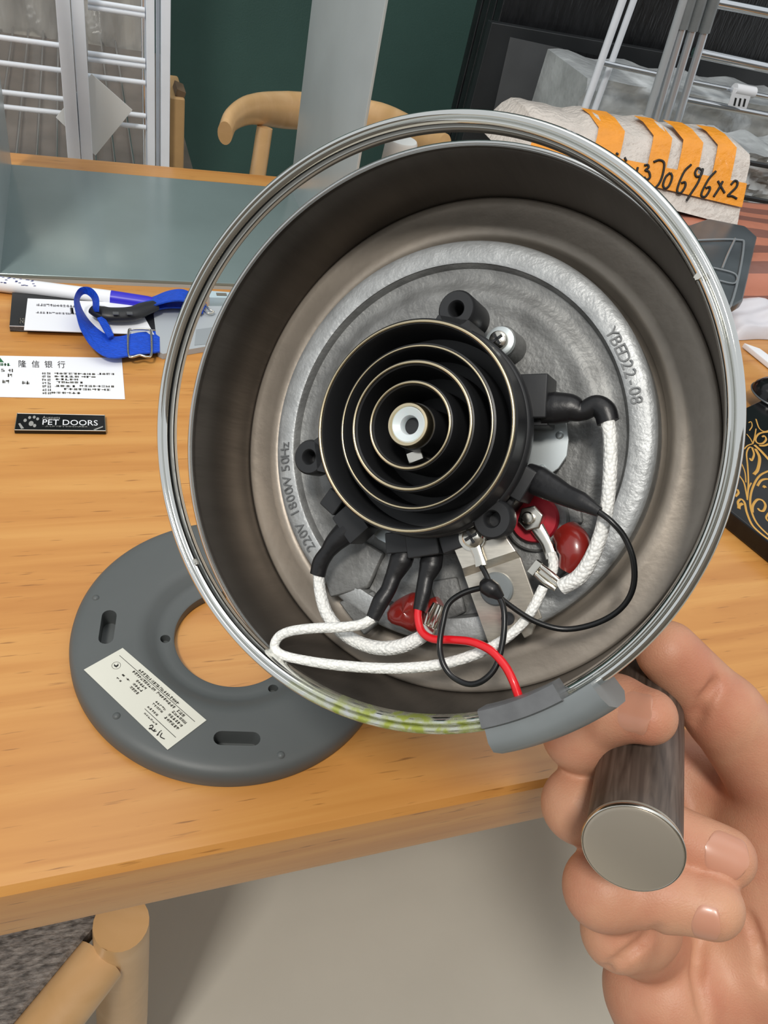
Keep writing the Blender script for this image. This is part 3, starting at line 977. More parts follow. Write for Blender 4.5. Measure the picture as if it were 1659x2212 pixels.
def surface_nets(F, lo, st):
    s = F < 0
    nx, ny, nz = F.shape
    cs = [s[i:nx - 1 + i, j:ny - 1 + j, k:nz - 1 + k] for i in (0, 1) for j in (0, 1) for k in (0, 1)]
    tot = sum(c.astype(np.int8) for c in cs)
    act = (tot > 0) & (tot < 8)
    idx = -np.ones(act.shape, int)
    I = np.argwhere(act)
    idx[act] = np.arange(len(I))
    acc = np.zeros((len(I), 3))
    cnt = np.zeros(len(I))
    corners = np.array([(i, j, k) for i in (0, 1) for j in (0, 1) for k in (0, 1)])
    for a in range(8):
        for b in range(a + 1, 8):
            if np.abs(corners[a] - corners[b]).sum() != 1:
                continue
            fa = F[tuple((I + corners[a]).T)]
            fb = F[tuple((I + corners[b]).T)]
            m = (fa < 0) != (fb < 0)
            t_ = np.where(m, fa / np.where(m, fa - fb, 1), 0)
            acc += np.where(m[:, None], corners[a] + (corners[b] - corners[a]) * t_[:, None], 0)
            cnt += m
    V = lo + (I + acc / cnt[:, None]) * st
    faces = []
    for ax in range(3):
        sl0 = [slice(None)] * 3
        sl1 = [slice(None)] * 3
        sl0[ax] = slice(0, -1)
        sl1[ax] = slice(1, None)
        ch = s[tuple(sl0)] != s[tuple(sl1)]
        E = np.argwhere(ch)
        o1, o2 = [q for q in range(3) if q != ax]
        E = E[(E[:, o1] > 0) & (E[:, o2] > 0) & (E[:, o1] < F.shape[o1] - 1) & (E[:, o2] < F.shape[o2] - 1)]
        inside = s[tuple(E.T)]
        q = []
        for d1, d2 in ((1, 1), (0, 1), (0, 0), (1, 0)):
            c = E.copy()
            c[:, o1] -= d1
            c[:, o2] -= d2
            q.append(idx[tuple(c.T)])
        q = np.stack(q, 1)
        flip = inside if ax != 1 else ~inside
        q[~flip] = q[~flip][:, ::-1]
        faces.append(q)
    return V, np.concatenate(faces)


FINGERS = {   # joints as (picture x, y, distance, radius), knuckle to tip
    'index': [(1330, 1705, 0.305, 0.0140), (1252, 1584, 0.262, 0.0120), (1332, 1530, 0.249, 0.0104), (1402, 1548, 0.240, 0.0088)],
    'middle': [(1370, 1830, 0.312, 0.0135), (1252, 1738, 0.266, 0.0124), (1405, 1782, 0.263, 0.0106), (1566, 1852, 0.258, 0.0101)],
    'ring': [(1420, 1990, 0.312, 0.0135), (1304, 1918, 0.260, 0.0130), (1430, 1928, 0.256, 0.0116), (1537, 1958, 0.250, 0.0103)],
    'little': [(1450, 2060, 0.312, 0.0140), (1338, 2010, 0.272, 0.0128), (1400, 2006, 0.276, 0.0118)],
    'thumb': [(1672, 1990, 0.312, 0.0250), (1700, 1720, 0.300, 0.0195), (1562, 1538, 0.289, 0.0140), (1442, 1408, 0.283, 0.0116)],
}
PALM = [((1400, 1760, 0.325, 0.0150), (1450, 2080, 0.325, 0.0170)), ((1500, 1760, 0.330, 0.0150), (1560, 2080, 0.325, 0.0200)),
        ((1600, 1760, 0.325, 0.0170), (1650, 2080, 0.320, 0.0240)), ((1432, 2140, 0.302, 0.0215), (1520, 2300, 0.315, 0.0280)),
        ((1560, 2110, 0.312, 0.0240), (1600, 2300, 0.315, 0.0280)), ((1680, 1800, 0.303, 0.0220), (1670, 2050, 0.305, 0.0270)),
        ((1440, 2130, 0.305, 0.020), (1440, 2000, 0.318, 0.016)), ((1590, 2330, 0.320, 0.0300), (1640, 2470, 0.330, 0.0270)), ((1470, 1650, 0.334, 0.0150), (1640, 1700, 0.325, 0.0190))]
allp = []
for ch in FINGERS.values():
    allp += [(px3(*j[:3]), j[3]) for j in ch]
for a, b in PALM:
    allp += [(px3(*a[:3]), a[3]), (px3(*b[:3]), b[3])]
lo = np.min([p - r for p, r in allp], 0) - 0.004
hi = np.max([p + r for p, r in allp], 0) + 0.004
ST = 0.0011
nn = np.ceil((hi - lo) / ST).astype(int) + 1
AX = [lo[i] + ST * np.arange(nn[i]) for i in range(3)]


def patch(a, b, r, pad):
    """slices of the grid round a capsule and the points in them"""
    l, h = np.minimum(a, b) - r - pad, np.maximum(a, b) + r + pad
    sl = tuple(slice(max(0, int((l[i] - lo[i]) / ST)), min(nn[i], int((h[i] - lo[i]) / ST) + 2)) for i in range(3))
    return sl, np.stack(np.meshgrid(*[AX[i][sl[i]] for i in range(3)], indexing='ij'), -1)


def fresh():
    return np.full(tuple(nn), 0.05)


F = fresh()
for a, b in PALM:
    pa_, pb_ = px3(*a[:3]), px3(*b[:3])
    sl, G = patch(pa_, pb_, max(a[3], b[3]), 0.016)
    F[sl] = smin(F[sl], cone_sdf(G, pa_, pb_, a[3], b[3]), 0.012)
fing = fresh()
for nm, ch in FINGERS.items():
    fd = fresh()
    for j in range(len(ch) - 1):
        a, b = px3(*ch[j][:3]), px3(*ch[j + 1][:3])
        sl, G = patch(a, b, max(ch[j][3], ch[j + 1][3]), 0.010)
        d = cone_sdf(G, a, b, ch[j][3], ch[j + 1][3])
        if j > 0:      # slight waist in the middle of each phalanx
            tt = np.clip(((G - a) @ (b - a)) / ((b - a) @ (b - a)), 0, 1)
            d = d + 0.0007 * np.sin(tt * PI) ** 2 * (1 if j == 1 else 0.3)
        fd[sl] = smin(fd[sl], d, 0.0035)
    if nm == 'thumb':
        F = smin(F, fd, 0.007)
    else:
        fing = smin(fing, fd, 0.0012)
F = smin(F, fing, 0.0030)


def skin_depth(x, y):
    """distance at which the line of sight through (x, y) meets the skin"""
    for d in np.arange(0.20, 0.36, 0.0004):
        q = np.round((px3(x, y, d) - lo) / ST).astype(int)
        if (q < 0).any() or (q >= F.shape).any():
            continue
        if F[tuple(q)] < 0:
            return d
    return None


def groove(pts, r, k=0.002, sink=0.0):
    global F
    P = []
    for i in range(len(pts) - 1):
        for t_ in np.linspace(0, 1, 6):
            x, y = pts[i][0] + (pts[i + 1][0] - pts[i][0]) * t_, pts[i][1] + (pts[i + 1][1] - pts[i][1]) * t_
            d = skin_depth(x, y)
            if d:
                P.append(px3(x, y, d + sink))
    for a, b in zip(P[:-1], P[1:]):
        if np.linalg.norm(b - a) < 1e-6 or np.linalg.norm(b - a) > 0.02:
            continue
        sl, G = patch(a, b, r, 0.006)
        F[sl] = -smin(-F[sl], cone_sdf(G, a, b, r, r), k)


groove([(1424, 2006), (1380, 2042), (1330, 2080), (1290, 2112)], 0.0012)
groove([(1552, 1470), (1522, 1516), (1500, 1562)], 0.0005, 0.004)
groove([(1512, 2040), (1505, 2110), (1525, 2200)], 0.0009, 0.004)
groove([(1612, 1960), (1640, 2040), (1655, 2120)], 0.0008, 0.003)
V, Q = surface_nets(F, lo, ST)
# relax once or twice to lose the voxel steps
for it in range(3):
    acc = np.zeros_like(V)
    cnt = np.zeros(len(V))
    for i in range(4):
        a, b = Q[:, i], Q[:, (i + 1) % 4]
        np.add.at(acc, a, V[b])
        np.add.at(cnt, a, 1)
        np.add.at(acc, b, V[a])
        np.add.at(cnt, b, 1)
    V = V * 0.5 + 0.5 * acc / np.maximum(cnt, 1)[:, None]
HW = CAM + V @ R.T
h0 = c2w(px3(1500, 2000, 0.30))
me = bpy.data.meshes.new('hand')
me.from_pydata([tuple(p) for p in HW - h0], [], [tuple(map(int, q)) for q in Q])
bm = bmesh.new()
bm.from_mesh(me)
bmesh.ops.recalc_face_normals(bm, faces=bm.faces)
bm.to_mesh(me)
bm.free()
me.materials.append(M_skin)
me.shade_smooth()
hand = bpy.data.objects.new('hand', me)
hand.location = tuple(h0)
link(hand)
tag(hand, 'bare hand gripping the dark kettle handle with curled fingers, thumb behind', 'hand')


def nail(base, tip, rb, rt, along0, along1, half, view, name='fingernail'):
    """curved plate lying on the back of a fingertip segment; view = direction the nail faces (lens axes)"""
    a, b = base, tip
    ax = nv(b - a)
    n0 = nv(view - ax * (view @ ax))
    s0 = np.cross(ax, n0)
    L = np.linalg.norm(b - a)
    rows = []
    for i in range(19):
        v = 0.5 - 0.5 * math.cos(PI * i / 18)
        t_ = along0 + (along1 - along0) * v
        w = half * max(0.0, 1 - (abs(v - 0.5) * 2) ** 4.0) ** 0.42 * (0.94 + 0.06 * v) + 0.02
        row = []
        for j in range(13):
            u = (j / 12 * 2 - 1)
            an = u * w
            bow = 0.06 * (1 - u * u) * (1 if v > .5 else -1) * abs(v - .5) * 2
            tt = t_ + bow * (along1 - along0)
            rr = rb + (rt - rb) * min(tt, 1.0)
            over = max(0.0, tt - 1.0) * L
            rr = math.sqrt(max(rr * rr - over * over * 0.35, 1e-8))
            lift = 0.00025 - 0.0005 * abs(u) ** 4 - 0.0004 * (1 - v) ** 6
            row.append(a + ax * L * tt + (rr + lift) * (math.cos(an) * n0 + math.sin(an) * s0))
        rows.append(row)
    P = np.array(rows)
    mb = MB()
    mb.grid(CAM + P.reshape(-1, 3) @ R.T.reshape(3, 3) if False else (CAM + P.reshape(-1, 3) @ R.T).reshape(P.shape))
    return mb.build(name, M_nail, hand, xf=lambda q: q - h0, smooth_angle=70)


for nm, a0_, a1_, hf, vw in (('index', 0.20, 1.42, 0.88, (-0.05, -0.22, -1)), ('middle', 0.64, 1.14, 0.85, (0.12, -0.32, -1)), ('ring', 0.66, 1.16, 0.75, (0.10, 0.25, -1))):
    ch = FINGERS[nm]
    nail(px3(*ch[2][:3]), px3(*ch[3][:3]), ch[2][3], ch[3][3], a0_, a1_, hf, np.array(vw, float))

# ================================================================== THINGS ON THE TABLE, LEFT
# ---- grey sheet-metal U frame
TX0, TX1, TY0, TY1 = -0.069, 0.195, 0.583, 0.785
fr = empty('metal_frame', ((TX0 + TX1) / 2, (TY0 + TY1) / 2, 0))
tag(fr, 'grey sheet metal U-shaped frame with flat base and two upright side panels', 'metal frame')
fx, fy = (TX0 + TX1) / 2, (TY0 + TY1) / 2
MB().box((0, 0, 0.0045), (TX1 - TX0, TY1 - TY0, 0.003)).build('base_panel', mat('sheet_base_reflect_tint', srgb(132, 148, 148), 0.2, metal=0.25, var=0.05, vscale=14), fr, bevel=0.0008)  # same paint as the sides; dark green wall reflection put into the colour
for x in (TX0 - fx, TX1 - fx):
    MB().box((x, 0, 0.145), (0.0022, TY1 - TY0, 0.284)).build('side_panel', M_sheet, fr, bevel=0.0006)
MB().box((0, TY0 - fy + 0.001, 0.0015), (TX1 - TX0, 0.0016, 0.003)).build('front_lip', M_sheet, fr)
MB().box((0, TY1 - fy - 0.001, 0.0015), (TX1 - TX0, 0.0016, 0.003)).build('back_lip', M_sheet, fr)


def quad_on(px, z):
    return [atz(x, y, z) for x, y in px]


def sheet(name, px, z, th, m, label, cat, parent=None, group=None):
    q = quad_on(px, z)
    o0 = np.mean(q, 0)
    o = MB().prism(q, (0, 0, th)).build(name, m, parent, origin=o0, smooth_angle=0)
    if label:
        tag(o, label, cat, group)
    return o, q, o0


def bilinear(q, o0, z):
    q = [np.array(p) - o0 for p in q]

    def f(u, v):
        p = q[0] * (1 - u) * (1 - v) + q[1] * u * (1 - v) + q[2] * u * v + q[3] * (1 - u) * v
        return np.array([p[0], p[1], z])
    return f


# ---- white bank slip
o, q, o0 = sheet('bank_slip', [(-60, 768), (263, 774), (270, 863), (-60, 857)], 0.0002, 0.0003, M_paper, 'white printed bank slip lying on the wood left of the kettle', 'paper slip')
f = bilinear(q, o0, 0.0004)
rnd = random.Random(11)


def U(x):
    return (x + 60) / 326.0


pr = MB()
for i in range(7):
    v0 = 0.40 + i * 0.078
    scribble(pr, f, U(86), U(95), v0, v0 + 0.055, rnd, 1.2)
    scribble(pr, f, U(97), U(105), v0, v0 + 0.055, rnd, 1.2)
for (xa, xb, v0) in ((113, 205, 0.40), (208, 248, 0.39), (113, 168, 0.47), (172, 205, 0.47), (115, 166, 0.54), (117, 176, 0.61), (113, 160, 0.70), (167, 245, 0.69), (132, 236, 0.77), (105, 170, 0.86)):
    scribble(pr, f, U(xa), U(xb), v0, v0 + 0.045, rnd, 0.8)
for (xa, xb, v0) in ((0, 8, 0.33), (15, 26, 0.33), (12, 23, 0.45), (2, 17, 0.60), (43, 60, 0.62)):
    scribble(pr, f, U(xa), U(xb), v0, v0 + 0.08, rnd, 1.0)
pr.build('printed_text', M_inkgrey, o, smooth_angle=0, fix=False)
pr = MB()
for i, ch in enumerate('\u9686\u4fe1\u94f6\u884c'):
    vs, fs = text_shape(ch, 1.0)
    xx = 36 + i * 28
    if len(vs):
        cen = (vs.max(0) + vs.min(0)) / 2
        P = [f(U(xx + 9) + (p[0] - cen[0]) * U(-60 + 18), 0.20 - (p[1] - cen[1]) * 0.19) + np.array([0, 0, 0.0001]) for p in vs]
        pr.add(P, fs)
if not pr.v:
    scribble(pr, f, U(36), U(136), 0.13, 0.28, rnd)
pr.build('printed_heading', M_ink, o, smooth_angle=0, fix=False)
pr = MB()
scribble(pr, f, U(-30), U(20), 0.19, 0.26, rnd, 1.2)
pr.add([f(U(-12), 0.17), f(U(6), 0.17), f(U(-3), 0.04)], [(0, 1, 2)])
pr.build('printed_logo', M_inkgreen, o, smooth_angle=0, fix=False)

# ---- black name badge
o, q, o0 = sheet('name_badge', [(38, 899), (227, 903), (229, 938), (32, 936)], 0.0004, 0.0022, M_black_gloss, 'small glossy black badge reading PET DOORS lying on the wood', 'badge')
f = bilinear(q, o0, 0.0024)


def flat_text(mb, body, f, u, v, su, sv, align='LEFT'):
    vs, fs = text_shape(body, 1.0, align=align)
    if len(vs):
        mb.add([f(u + p[0] * su, v - p[1] * sv) for p in vs], fs)


bt = MB()
flat_text(bt, 'PET DOORS', f, 0.285, 0.52, 0.118, 0.46)
bt.build('badge_lettering', M_paper, o, smooth_angle=0, fix=False)
bt = MB()
flat_text(bt, 'Auspets', f, 0.285, 0.24, 0.062, 0.26)
scribble(bt, f, 0.29, 0.80, 0.70, 0.78, rnd, 0.7)
wq = q[1] - q[0]
for (u, v, s_) in ((0.10, 0.42, 1.0), (0.145, 0.25, 0.9), (0.195, 0.22, 0.9), (0.235, 0.32, 0.9), (0.17, 0.60, 1.5), (0.21, 0.72, 1.0)):
    bt.add([f(u + 0.018 * s_ * math.cos(a), v + 0.10 * s_ * math.sin(a)) for a in np.linspace(0, 2 * PI, 12, endpoint=False)], [tuple(range(12))])
bt.quad(f(0.03, 0.62), f(0.05, 0.58), f(0.10, 0.88), f(0.07, 0.92))
bt.quad(f(0.97, 0.68), f(0.97, 0.76), f(0.88, 0.94), f(0.86, 0.90))
bt.build('badge_print', mat('badge_grey', srgb(150, 150, 146), 0.4), o, smooth_angle=0, fix=False)
rm = MB()
rm.tube([f(0.0, 0.02), f(1.0, 0.02)], 0.00025, 6)
rm.tube([f(0.0, 0.98), f(1.0, 0.98)], 0.00025, 6)
rm.tube([f(0.003, 0.0), f(0.003, 1.0)], 0.00025, 6)
rm.tube([f(0.997, 0.0), f(0.997, 1.0)], 0.00025, 6)
rm.build('badge_rim', M_nickel, o)

# ---- marker pen: white barrel, blue cap
pA, pB, pC, pD = atz(-60, 606, 0.0058), atz(240, 644, 0.0058), atz(318, 655, 0.0056), atz(352, 660, 0.0056)
pen = empty('marker_pen', (*pA[:2], 0))
tag(pen, 'white barrelled marker pen with blue cap beside the grey frame', 'pen')
po = np.array((*pA[:2], 0))
MB().tube([pA, pA * .5 + pB * .5, pB], [0.0056, 0.0057, 0.0057], 24).build('barrel', M_paper, pen, xf=lambda P: P - po)
MB().tube([pB, pC, pD], [0.0058, 0.0054, 0.0036], 24, sub=4).build('cap', M_bluecap, pen, xf=lambda P: P - po)
pm = MB()
ax = nv(pB - pA)
rnd = random.Random(5)
for i in range(26):
    t_ = 0.16 + 0.30 * rnd.random()
    an = rad(rnd.uniform(70, 140))
    c = pA + (pB - pA) * t_
    s = nv(np.cross(ax, (0, 0, 1)))
    nrm = s * -math.cos(an) + np.array([0, 0, 1]) * math.sin(an)
    pm.box(c + nrm * 0.00575 - po, (0.0016, 0.0005, 0.0003))
pm.build('pen_print', mat('ink_blue', srgb(60, 70, 130), 0.5), pen)

# ---- stack of cards
o, q, o0 = sheet('black_card', [(28, 642), (330, 668), (335, 724), (22, 716)], 0.0002, 0.004, M_black, 'black card box under the white cards beside the marker pen', 'card box')
f = bilinear(q, o0, 0.0043)
ce = MB()
ce.prism([f(0, 0.985), f(1, 0.985), f(1, 1.0), f(0, 1.0)], (0, 0, -0.0036))
ce.build('card_edges', M_card, o, smooth_angle=0)
bt = MB()
scribble(bt, f, 0.06, 0.10, 0.76, 0.92, rnd)
bt.build('card_print', M_inkgrey, o, smooth_angle=0, fix=False)
o, q, o0 = sheet('white_card', [(60, 646), (296, 657), (333, 724), (52, 714)], 0.0046, 0.0006, M_paper, 'white printed card lying on the black card box under the blue strap', 'card')
f = bilinear(q, o0, 0.0008)
bt = MB()
scribble(bt, f, 0.08, 0.42, 0.16, 0.24, rnd, 0.9)
scribble(bt, f, 0.08, 0.48, 0.42, 0.48, rnd, 0.9)
scribble(bt, f, 0.36, 0.48, 0.25, 0.45, rnd, 0.5)
bt.build('card_print', mat('ink_pale', srgb(170, 170, 176), 0.6), o, smooth_angle=0, fix=False)

# ---- blue lanyard strap with buckle and adjuster, grey card holder
ly = atz(260, 700, 0)
lan = empty('lanyard', ly)
tag(lan, 'blue woven lanyard strap with black buckle and silver adjuster', 'lanyard')


def zt(pts):
    return [atz(x, y, z) - ly for x, y, z in pts]


def strap(pts, ws):
    """pts centreline (picture x,y,height), ws: edge offsets (picture dx,dy) giving the width direction"""
    P = zt(pts)
    W = [(atz(x + dx, y + dy, z + dz) - atz(x - dx, y - dy, z - dz)) for (x, y, z), (dx, dy, dz) in zip(pts, ws)]
    return MB().ribbon(P, W, (0, 0, 1), 0.0012, 7)


strap([(207, 672, 0.016), (206, 645, 0.022), (192, 629, 0.024), (175, 630, 0.022), (166, 648, 0.019), (172, 675, 0.015), (186, 705, 0.011), (212, 735, 0.008), (245, 750, 0.006), (300, 742, 0.006), (345, 738, 0.0045)],
      [(7, 0, 0.003), (7, -2, 0.003), (4, -6, 0.003), (-3, -6, 0.003), (-6, -1, 0.004), (-8, 2, 0.005), (-11, 8, 0.004), (-12, 15, 0.002), (-6, 22, 0.001), (0, 23, 0.001), (0, 22, 0.001)][::1]
      ).build('strap', M_blue, lan, smooth_angle=60)
strap([(300, 662, 0.009), (335, 650, 0.012), (365, 640, 0.016), (395, 638, 0.017), (418, 650, 0.013), (440, 668, 0.008)],
      [(2, 8, 0.002), (2, 9, 0.003), (1, 11, 0.003), (0, 12, 0.003), (-6, 10, 0.002), (-7, 9, 0.001)]).build('strap', M_blue, lan, smooth_angle=60)
strap([(328, 662, 0.0085), (365, 655, 0.008), (410, 658, 0.008), (440, 668, 0.007)], [(1, 9, 0.0), (0, 10, 0.0), (-1, 9, 0), (-2, 9, 0)]).build('strap', M_blue, lan, smooth_angle=60)
strap([(217, 686, 0.013), (228, 705, 0.011), (240, 728, 0.009)], [(-7, 2, 0.001), (-7, 3, 0.001), (-6, 3, 0.001)]).build('strap', M_blue, lan, smooth_angle=60)
MB().tube(zt([(200, 668, 0.012), (220, 676, 0.012), (245, 680, 0.012), (285, 678, 0.012), (310, 668, 0.012), (335, 660, 0.012)]), [0.0040, 0.0058, 0.0060, 0.0060, 0.0056, 0.0044], 14, flat=(1.15, 0.75, (0, 0, 1))
          ).build('buckle', M_black, lan, smooth_angle=40)
bb = MB()
for x in (250, 280):
    bb.box(atz(x, 677, 0.0165) - ly, (0.004, 0.0035, 0.0006))
bb.build('buckle_slot', mat('buckle_grey', srgb(84, 86, 88), 0.4), lan)
MB().tube(zt([(278, 716, 0.0075), (286, 712, 0.008), (318, 712, 0.008), (326, 718, 0.0075), (327, 764, 0.0075), (318, 771, 0.008), (302, 767, 0.0085), (286, 771, 0.008), (277, 764, 0.0075)]), 0.00085, 10, sub=4, closed=True
          ).build('adjuster_buckle', M_nickel, lan, smooth_angle=60)
MB().tube(zt([(428, 658, 0.0075), (440, 656, 0.0085), (452, 668, 0.0085), (462, 674, 0.0075), (448, 676, 0.0075)]), 0.0007, 8, closed=True).build('snap_hook', M_nickel, lan, smooth_angle=60)
o, q, o0 = sheet('card_holder', [(332, 690), (340, 672), (485, 672), (520, 690), (500, 750), (352, 776), (341, 770)], 0.0002, 0.0045, M_palegrey, 'pale grey plastic card holder hooked to the blue lanyard, partly behind chrome ring', 'card holder')
q2 = [atz(x, y, 0.0048) - o0 for x, y in ((424, 712), (470, 706), (466, 742), (420, 746))]
MB().prism(q2, (0, 0, 0.0002)).build('holder_window', mat('holder_grey', srgb(150, 156, 160), 0.3), o, smooth_angle=0)
o, q, o0 = sheet('pale_blue_box', [(446, 652), (505, 656), (505, 668), (452, 667)], 0.0002, 0.010, mat('pale_blue', srgb(186, 206, 214), 0.3), 'small pale blue box behind the card holder at the grey frame', 'box')
MB().box((0, 0, 0.0102), (0.008, 0.004, 0.0004)).build('box_mark', M_inkgrey, o)

# ---- white bottle behind the kettle
b0 = aty(866, 316, 0.70)
bt_ = empty('white_bottle', (b0[0], b0[1], 0))
tag(bt_, 'white capped plastic bottle standing behind the kettle rim', 'bottle')
zc = b0[2]
MB().lathe([(0.0005, 0), (0.017, 0), (0.018, 0.002), (0.018, zc - 0.03), (0.015, zc - 0.02), (0.011, zc - 0.016), (0.0005, zc - 0.016)], 40).build('bottle_body', M_nylon, bt_)
MB().lathe([(0.0005, zc - 0.02), (0.0150, zc - 0.02), (0.0156, zc - 0.015), (0.0148, zc + 0.004), (0.0138, zc + 0.006), (0.0005, zc + 0.0063)], 40).build('bottle_cap', M_foam, bt_)

# ================================================================== BEHIND THE TABLE, LEFT
RY = 0.90
rk = empty('display_rack', (-0.1, 1.0, FLOOR))
ro = np.array((-0.1, 1.0, FLOOR))
tag(rk, 'white post wire shelving rack wrapped in clear plastic film behind the table', 'rack')


def rbuild(mb, name, m, **k):
    return mb.build(name, m, rk, xf=lambda P: P - ro, **k)


xa, xb = aty(119, 0, RY)[0], aty(182, 0, RY)[0]
xm = xa + (xb - xa) * 0.52
rbuild(MB().box(((xa + xm) / 2, RY, -0.1), (xm - xa - 0.0008, 0.02, 1.3)), 'post', M_whitepost, bevel=0.001)
rbuild(MB().box(((xm + xb) / 2, RY + 0.004, -0.1), (xb - xm - 0.0008, 0.022, 1.3)), 'post', M_whitepost, bevel=0.001)
for x, w, yy in ((325, 0.0042, 0.93), (341, 0.0020, 0.95), (357, 0.0048, 0.94)):
    c = aty(x, 150, yy)
    rbuild(MB().box((c[0], yy, -0.1), (w * 2, w * 2, 1.3)), 'post', M_whitepost, bevel=0.0012)
xr = aty(314, 150, 0.93)[0]
for (x, y, x0) in ((10, 82, -0.5), (12, 137, -0.5), (15, 200, -0.5), (20, 232, -0.5), (250, 12, 0), (250, 24, 0), (250, 123, 0), (250, 135, 0), (250, 171, 0), (250, 243, 0), (250, 268, 0)):
    c = aty(x, y, 0.93)
    xs, xe = (-0.45, aty(140, y, 0.93)[0]) if x0 < 0 else (aty(190, y, 0.93)[0], xr)
    rbuild(MB().tube([(xs, 0.93, c[2]), (xe, 0.93, c[2])], 0.0026, 8, sub=1), 'rail', M_whitepost, smooth_angle=60)
c = aty(312, 180, 0.93)
rbuild(MB().tube([(c[0], 0.932, 0.3), (c[0], 0.932, -0.5)], 0.0026, 8, sub=1), 'rail', M_chrome, smooth_angle=60)
zs = -0.055
for i in range(24):
    x = xr - 0.012 - i * 0.021
    rbuild(MB().tube([(x, 0.935, zs), (x, 1.45, zs)], 0.0016, 6, sub=1), 'shelf_wire', M_chrome, smooth_angle=60)
rbuild(MB().box((-0.18, 1.20, zs - 0.012), (0.60, 0.5, 0.006)), 'shelf_board', mat('brown_shelf', srgb(98, 88, 80), 0.3, var=0.3, vscale=20, coat=0.6))
# crinkled clear film over the back of the rack
rows = []
rnd = random.Random(2)
for i in range(30):
    row = []
    for j in range(22):
        row.append((-0.6 + (xr * 1.62 + 0.6) * i / 29, 1.46 + 0.012 * math.sin(i * 1.7 + j * 0.6) + rnd.uniform(-.008, .008), -0.3 + 0.9 * j / 21))
    rows.append(row)
rbuild(MB().grid(rows), 'film_wrap', M_film, smooth_angle=60, fix=False)

M_clear = mat('clear_film', srgb(235, 238, 240), 0.06, spec=1.0, alpha=0.07, bump=1.0, bscale=14, stretch=(2.5, 1, 0.8), bdist=0.012)
rows = []
for i in range(26):
    row = []
    for j in range(26):
        row.append((-0.45 + (xr + 0.452) * i / 25, 0.918 + 0.004 * math.sin(i * 2.1 + j * 0.5) + 0.003 * math.sin(j * 1.9 - i), -0.4 + 0.95 * j / 25))
    rows.append(row)
rbuild(MB().grid(rows), 'film_front', M_clear, smooth_angle=60, fix=False)

d0 = [aty(x, y, 0.912) for x, y in ((121, 254), (198, 160), (286, 238), (206, 336))]
o0 = np.mean(d0, 0)
fs_ = MB().prism(d0, (0, 0.0015, 0)).build('foam_sheet', M_foam, None, origin=o0, smooth_angle=0)
tag(fs_, 'white foam sheet tucked cornerwise behind the white rack post', 'foam sheet')

c0, c1 = aty(366, 210, 0.95), aty(400, 215, 0.95)
cb = empty('cardboard_box', ((c0[0] + c1[0]) / 2, 0.99, FLOOR))
co = np.array(((c0[0] + c1[0]) / 2, 0.99, FLOOR))
tag(cb, 'narrow brown cardboard box standing between the rack and the green wall', 'box')
hb = c0[2] - FLOOR
MB().box((0, 0, hb / 2), (c1[0] - c0[0], 0.08, hb)).build('box_body', M_cardboard, cb, bevel=0.003)
MB().box((0.004, -0.02, hb + 0.003), (0.010, 0.03, 0.007), rot=Matrix.Rotation(0.3, 3, 'Y')).build('box_flap', mat('dark_card', srgb(96, 78, 58), 0.7), cb)

# ---- far chair
ch = empty('dining_chair', (*aty(700, 300, 1.2)[:2], FLOOR))
cho = np.array(ch.location)
tag(ch, 'curved back beech wood chair behind the table in front of green wall', 'chair')


def cbuild(mb, name, m, **k):
    return mb.build(name, m, ch, xf=lambda P: P - cho, **k)


bp = [(486, 288, 1.05), (502, 256, 1.09), (545, 236, 1.16), (620, 238, 1.25), (720, 246, 1.30), (820, 262, 1.27), (890, 290, 1.18), (960, 318, 1.08)]
cbuild(MB().tube([aty(*p) for p in bp], [0.0155, 0.0165, 0.020, 0.027, 0.029, 0.028, 0.024, 0.018], 20, flat=(0.62, 1.0, (0, 0, 1))), 'backrest', M_beech, smooth_angle=60)
seat_z = FLOOR + 0.44
for (x, y, Y) in ((572, 275, 1.17), (905, 310, 1.16)):
    a = aty(x, y, Y)
    cbuild(MB().tube([a, (a[0] - 0.02, Y - 0.03, seat_z), (a[0] - 0.02, Y - 0.03, FLOOR)], [0.0115, 0.014, 0.012], 16), 'leg', M_beech, smooth_angle=60)
for dx in (-0.02, 0.0):
    pass
ca = aty(572, 275, 1.17)[0]
cb_ = aty(905, 310, 1.16)[0]
cbuild(MB().box(((ca + cb_) / 2 - 0.02, 1.0, seat_z), (cb_ - ca + 0.06, 0.36, 0.03)), 'seat', M_weave, bevel=0.008)
for x in (ca - 0.03, cb_ - 0.01):
    cbuild(MB().tube([(x, 0.86, seat_z), (x, 0.86, FLOOR)], 0.013, 14), 'leg', M_beech, smooth_angle=60)

# ================================================================== BEHIND THE TABLE, RIGHT
for i, (x, Y) in enumerate(((1036, 1.60), (1052, 1.57), (1066, 1.54), (1082, 1.51))):
    xl = aty(x, 0, Y)[0]
    o = MB().box((xl + 0.55, Y, FLOOR + 0.66), (1.1, 0.026, 1.32)).build('wrapped_panel', M_blackwrap, None, origin=(xl + 0.55, Y, FLOOR), bevel=0.003)
    tag(o, ('rearmost tall black film wrapped panel, touching the green wall side', 'second tall black film wrapped panel from the green wall', 'third tall black film wrapped panel from the green wall', 'foremost tall black film wrapped panel, right behind the black carton')[i], 'panel', 'black wrapped panels behind the table')
YB = 1.44
a, b = aty(1060, 60, YB), aty(1300, 260, YB)
o = empty('black_carton', (a[0] + 0.5, YB, FLOOR))
oo = np.array(o.location)
tag(o, 'black carton with two grey panels printed on its front, behind the parcel', 'carton')
ztop = aty(1100, 55, YB)[2]
MB().box((a[0] + 0.5, YB + 0.01, (ztop + FLOOR) / 2), (1.0, 0.02, ztop - FLOOR)).build('carton_body', M_blackbox, o, xf=lambda P: P - oo, bevel=0.002)
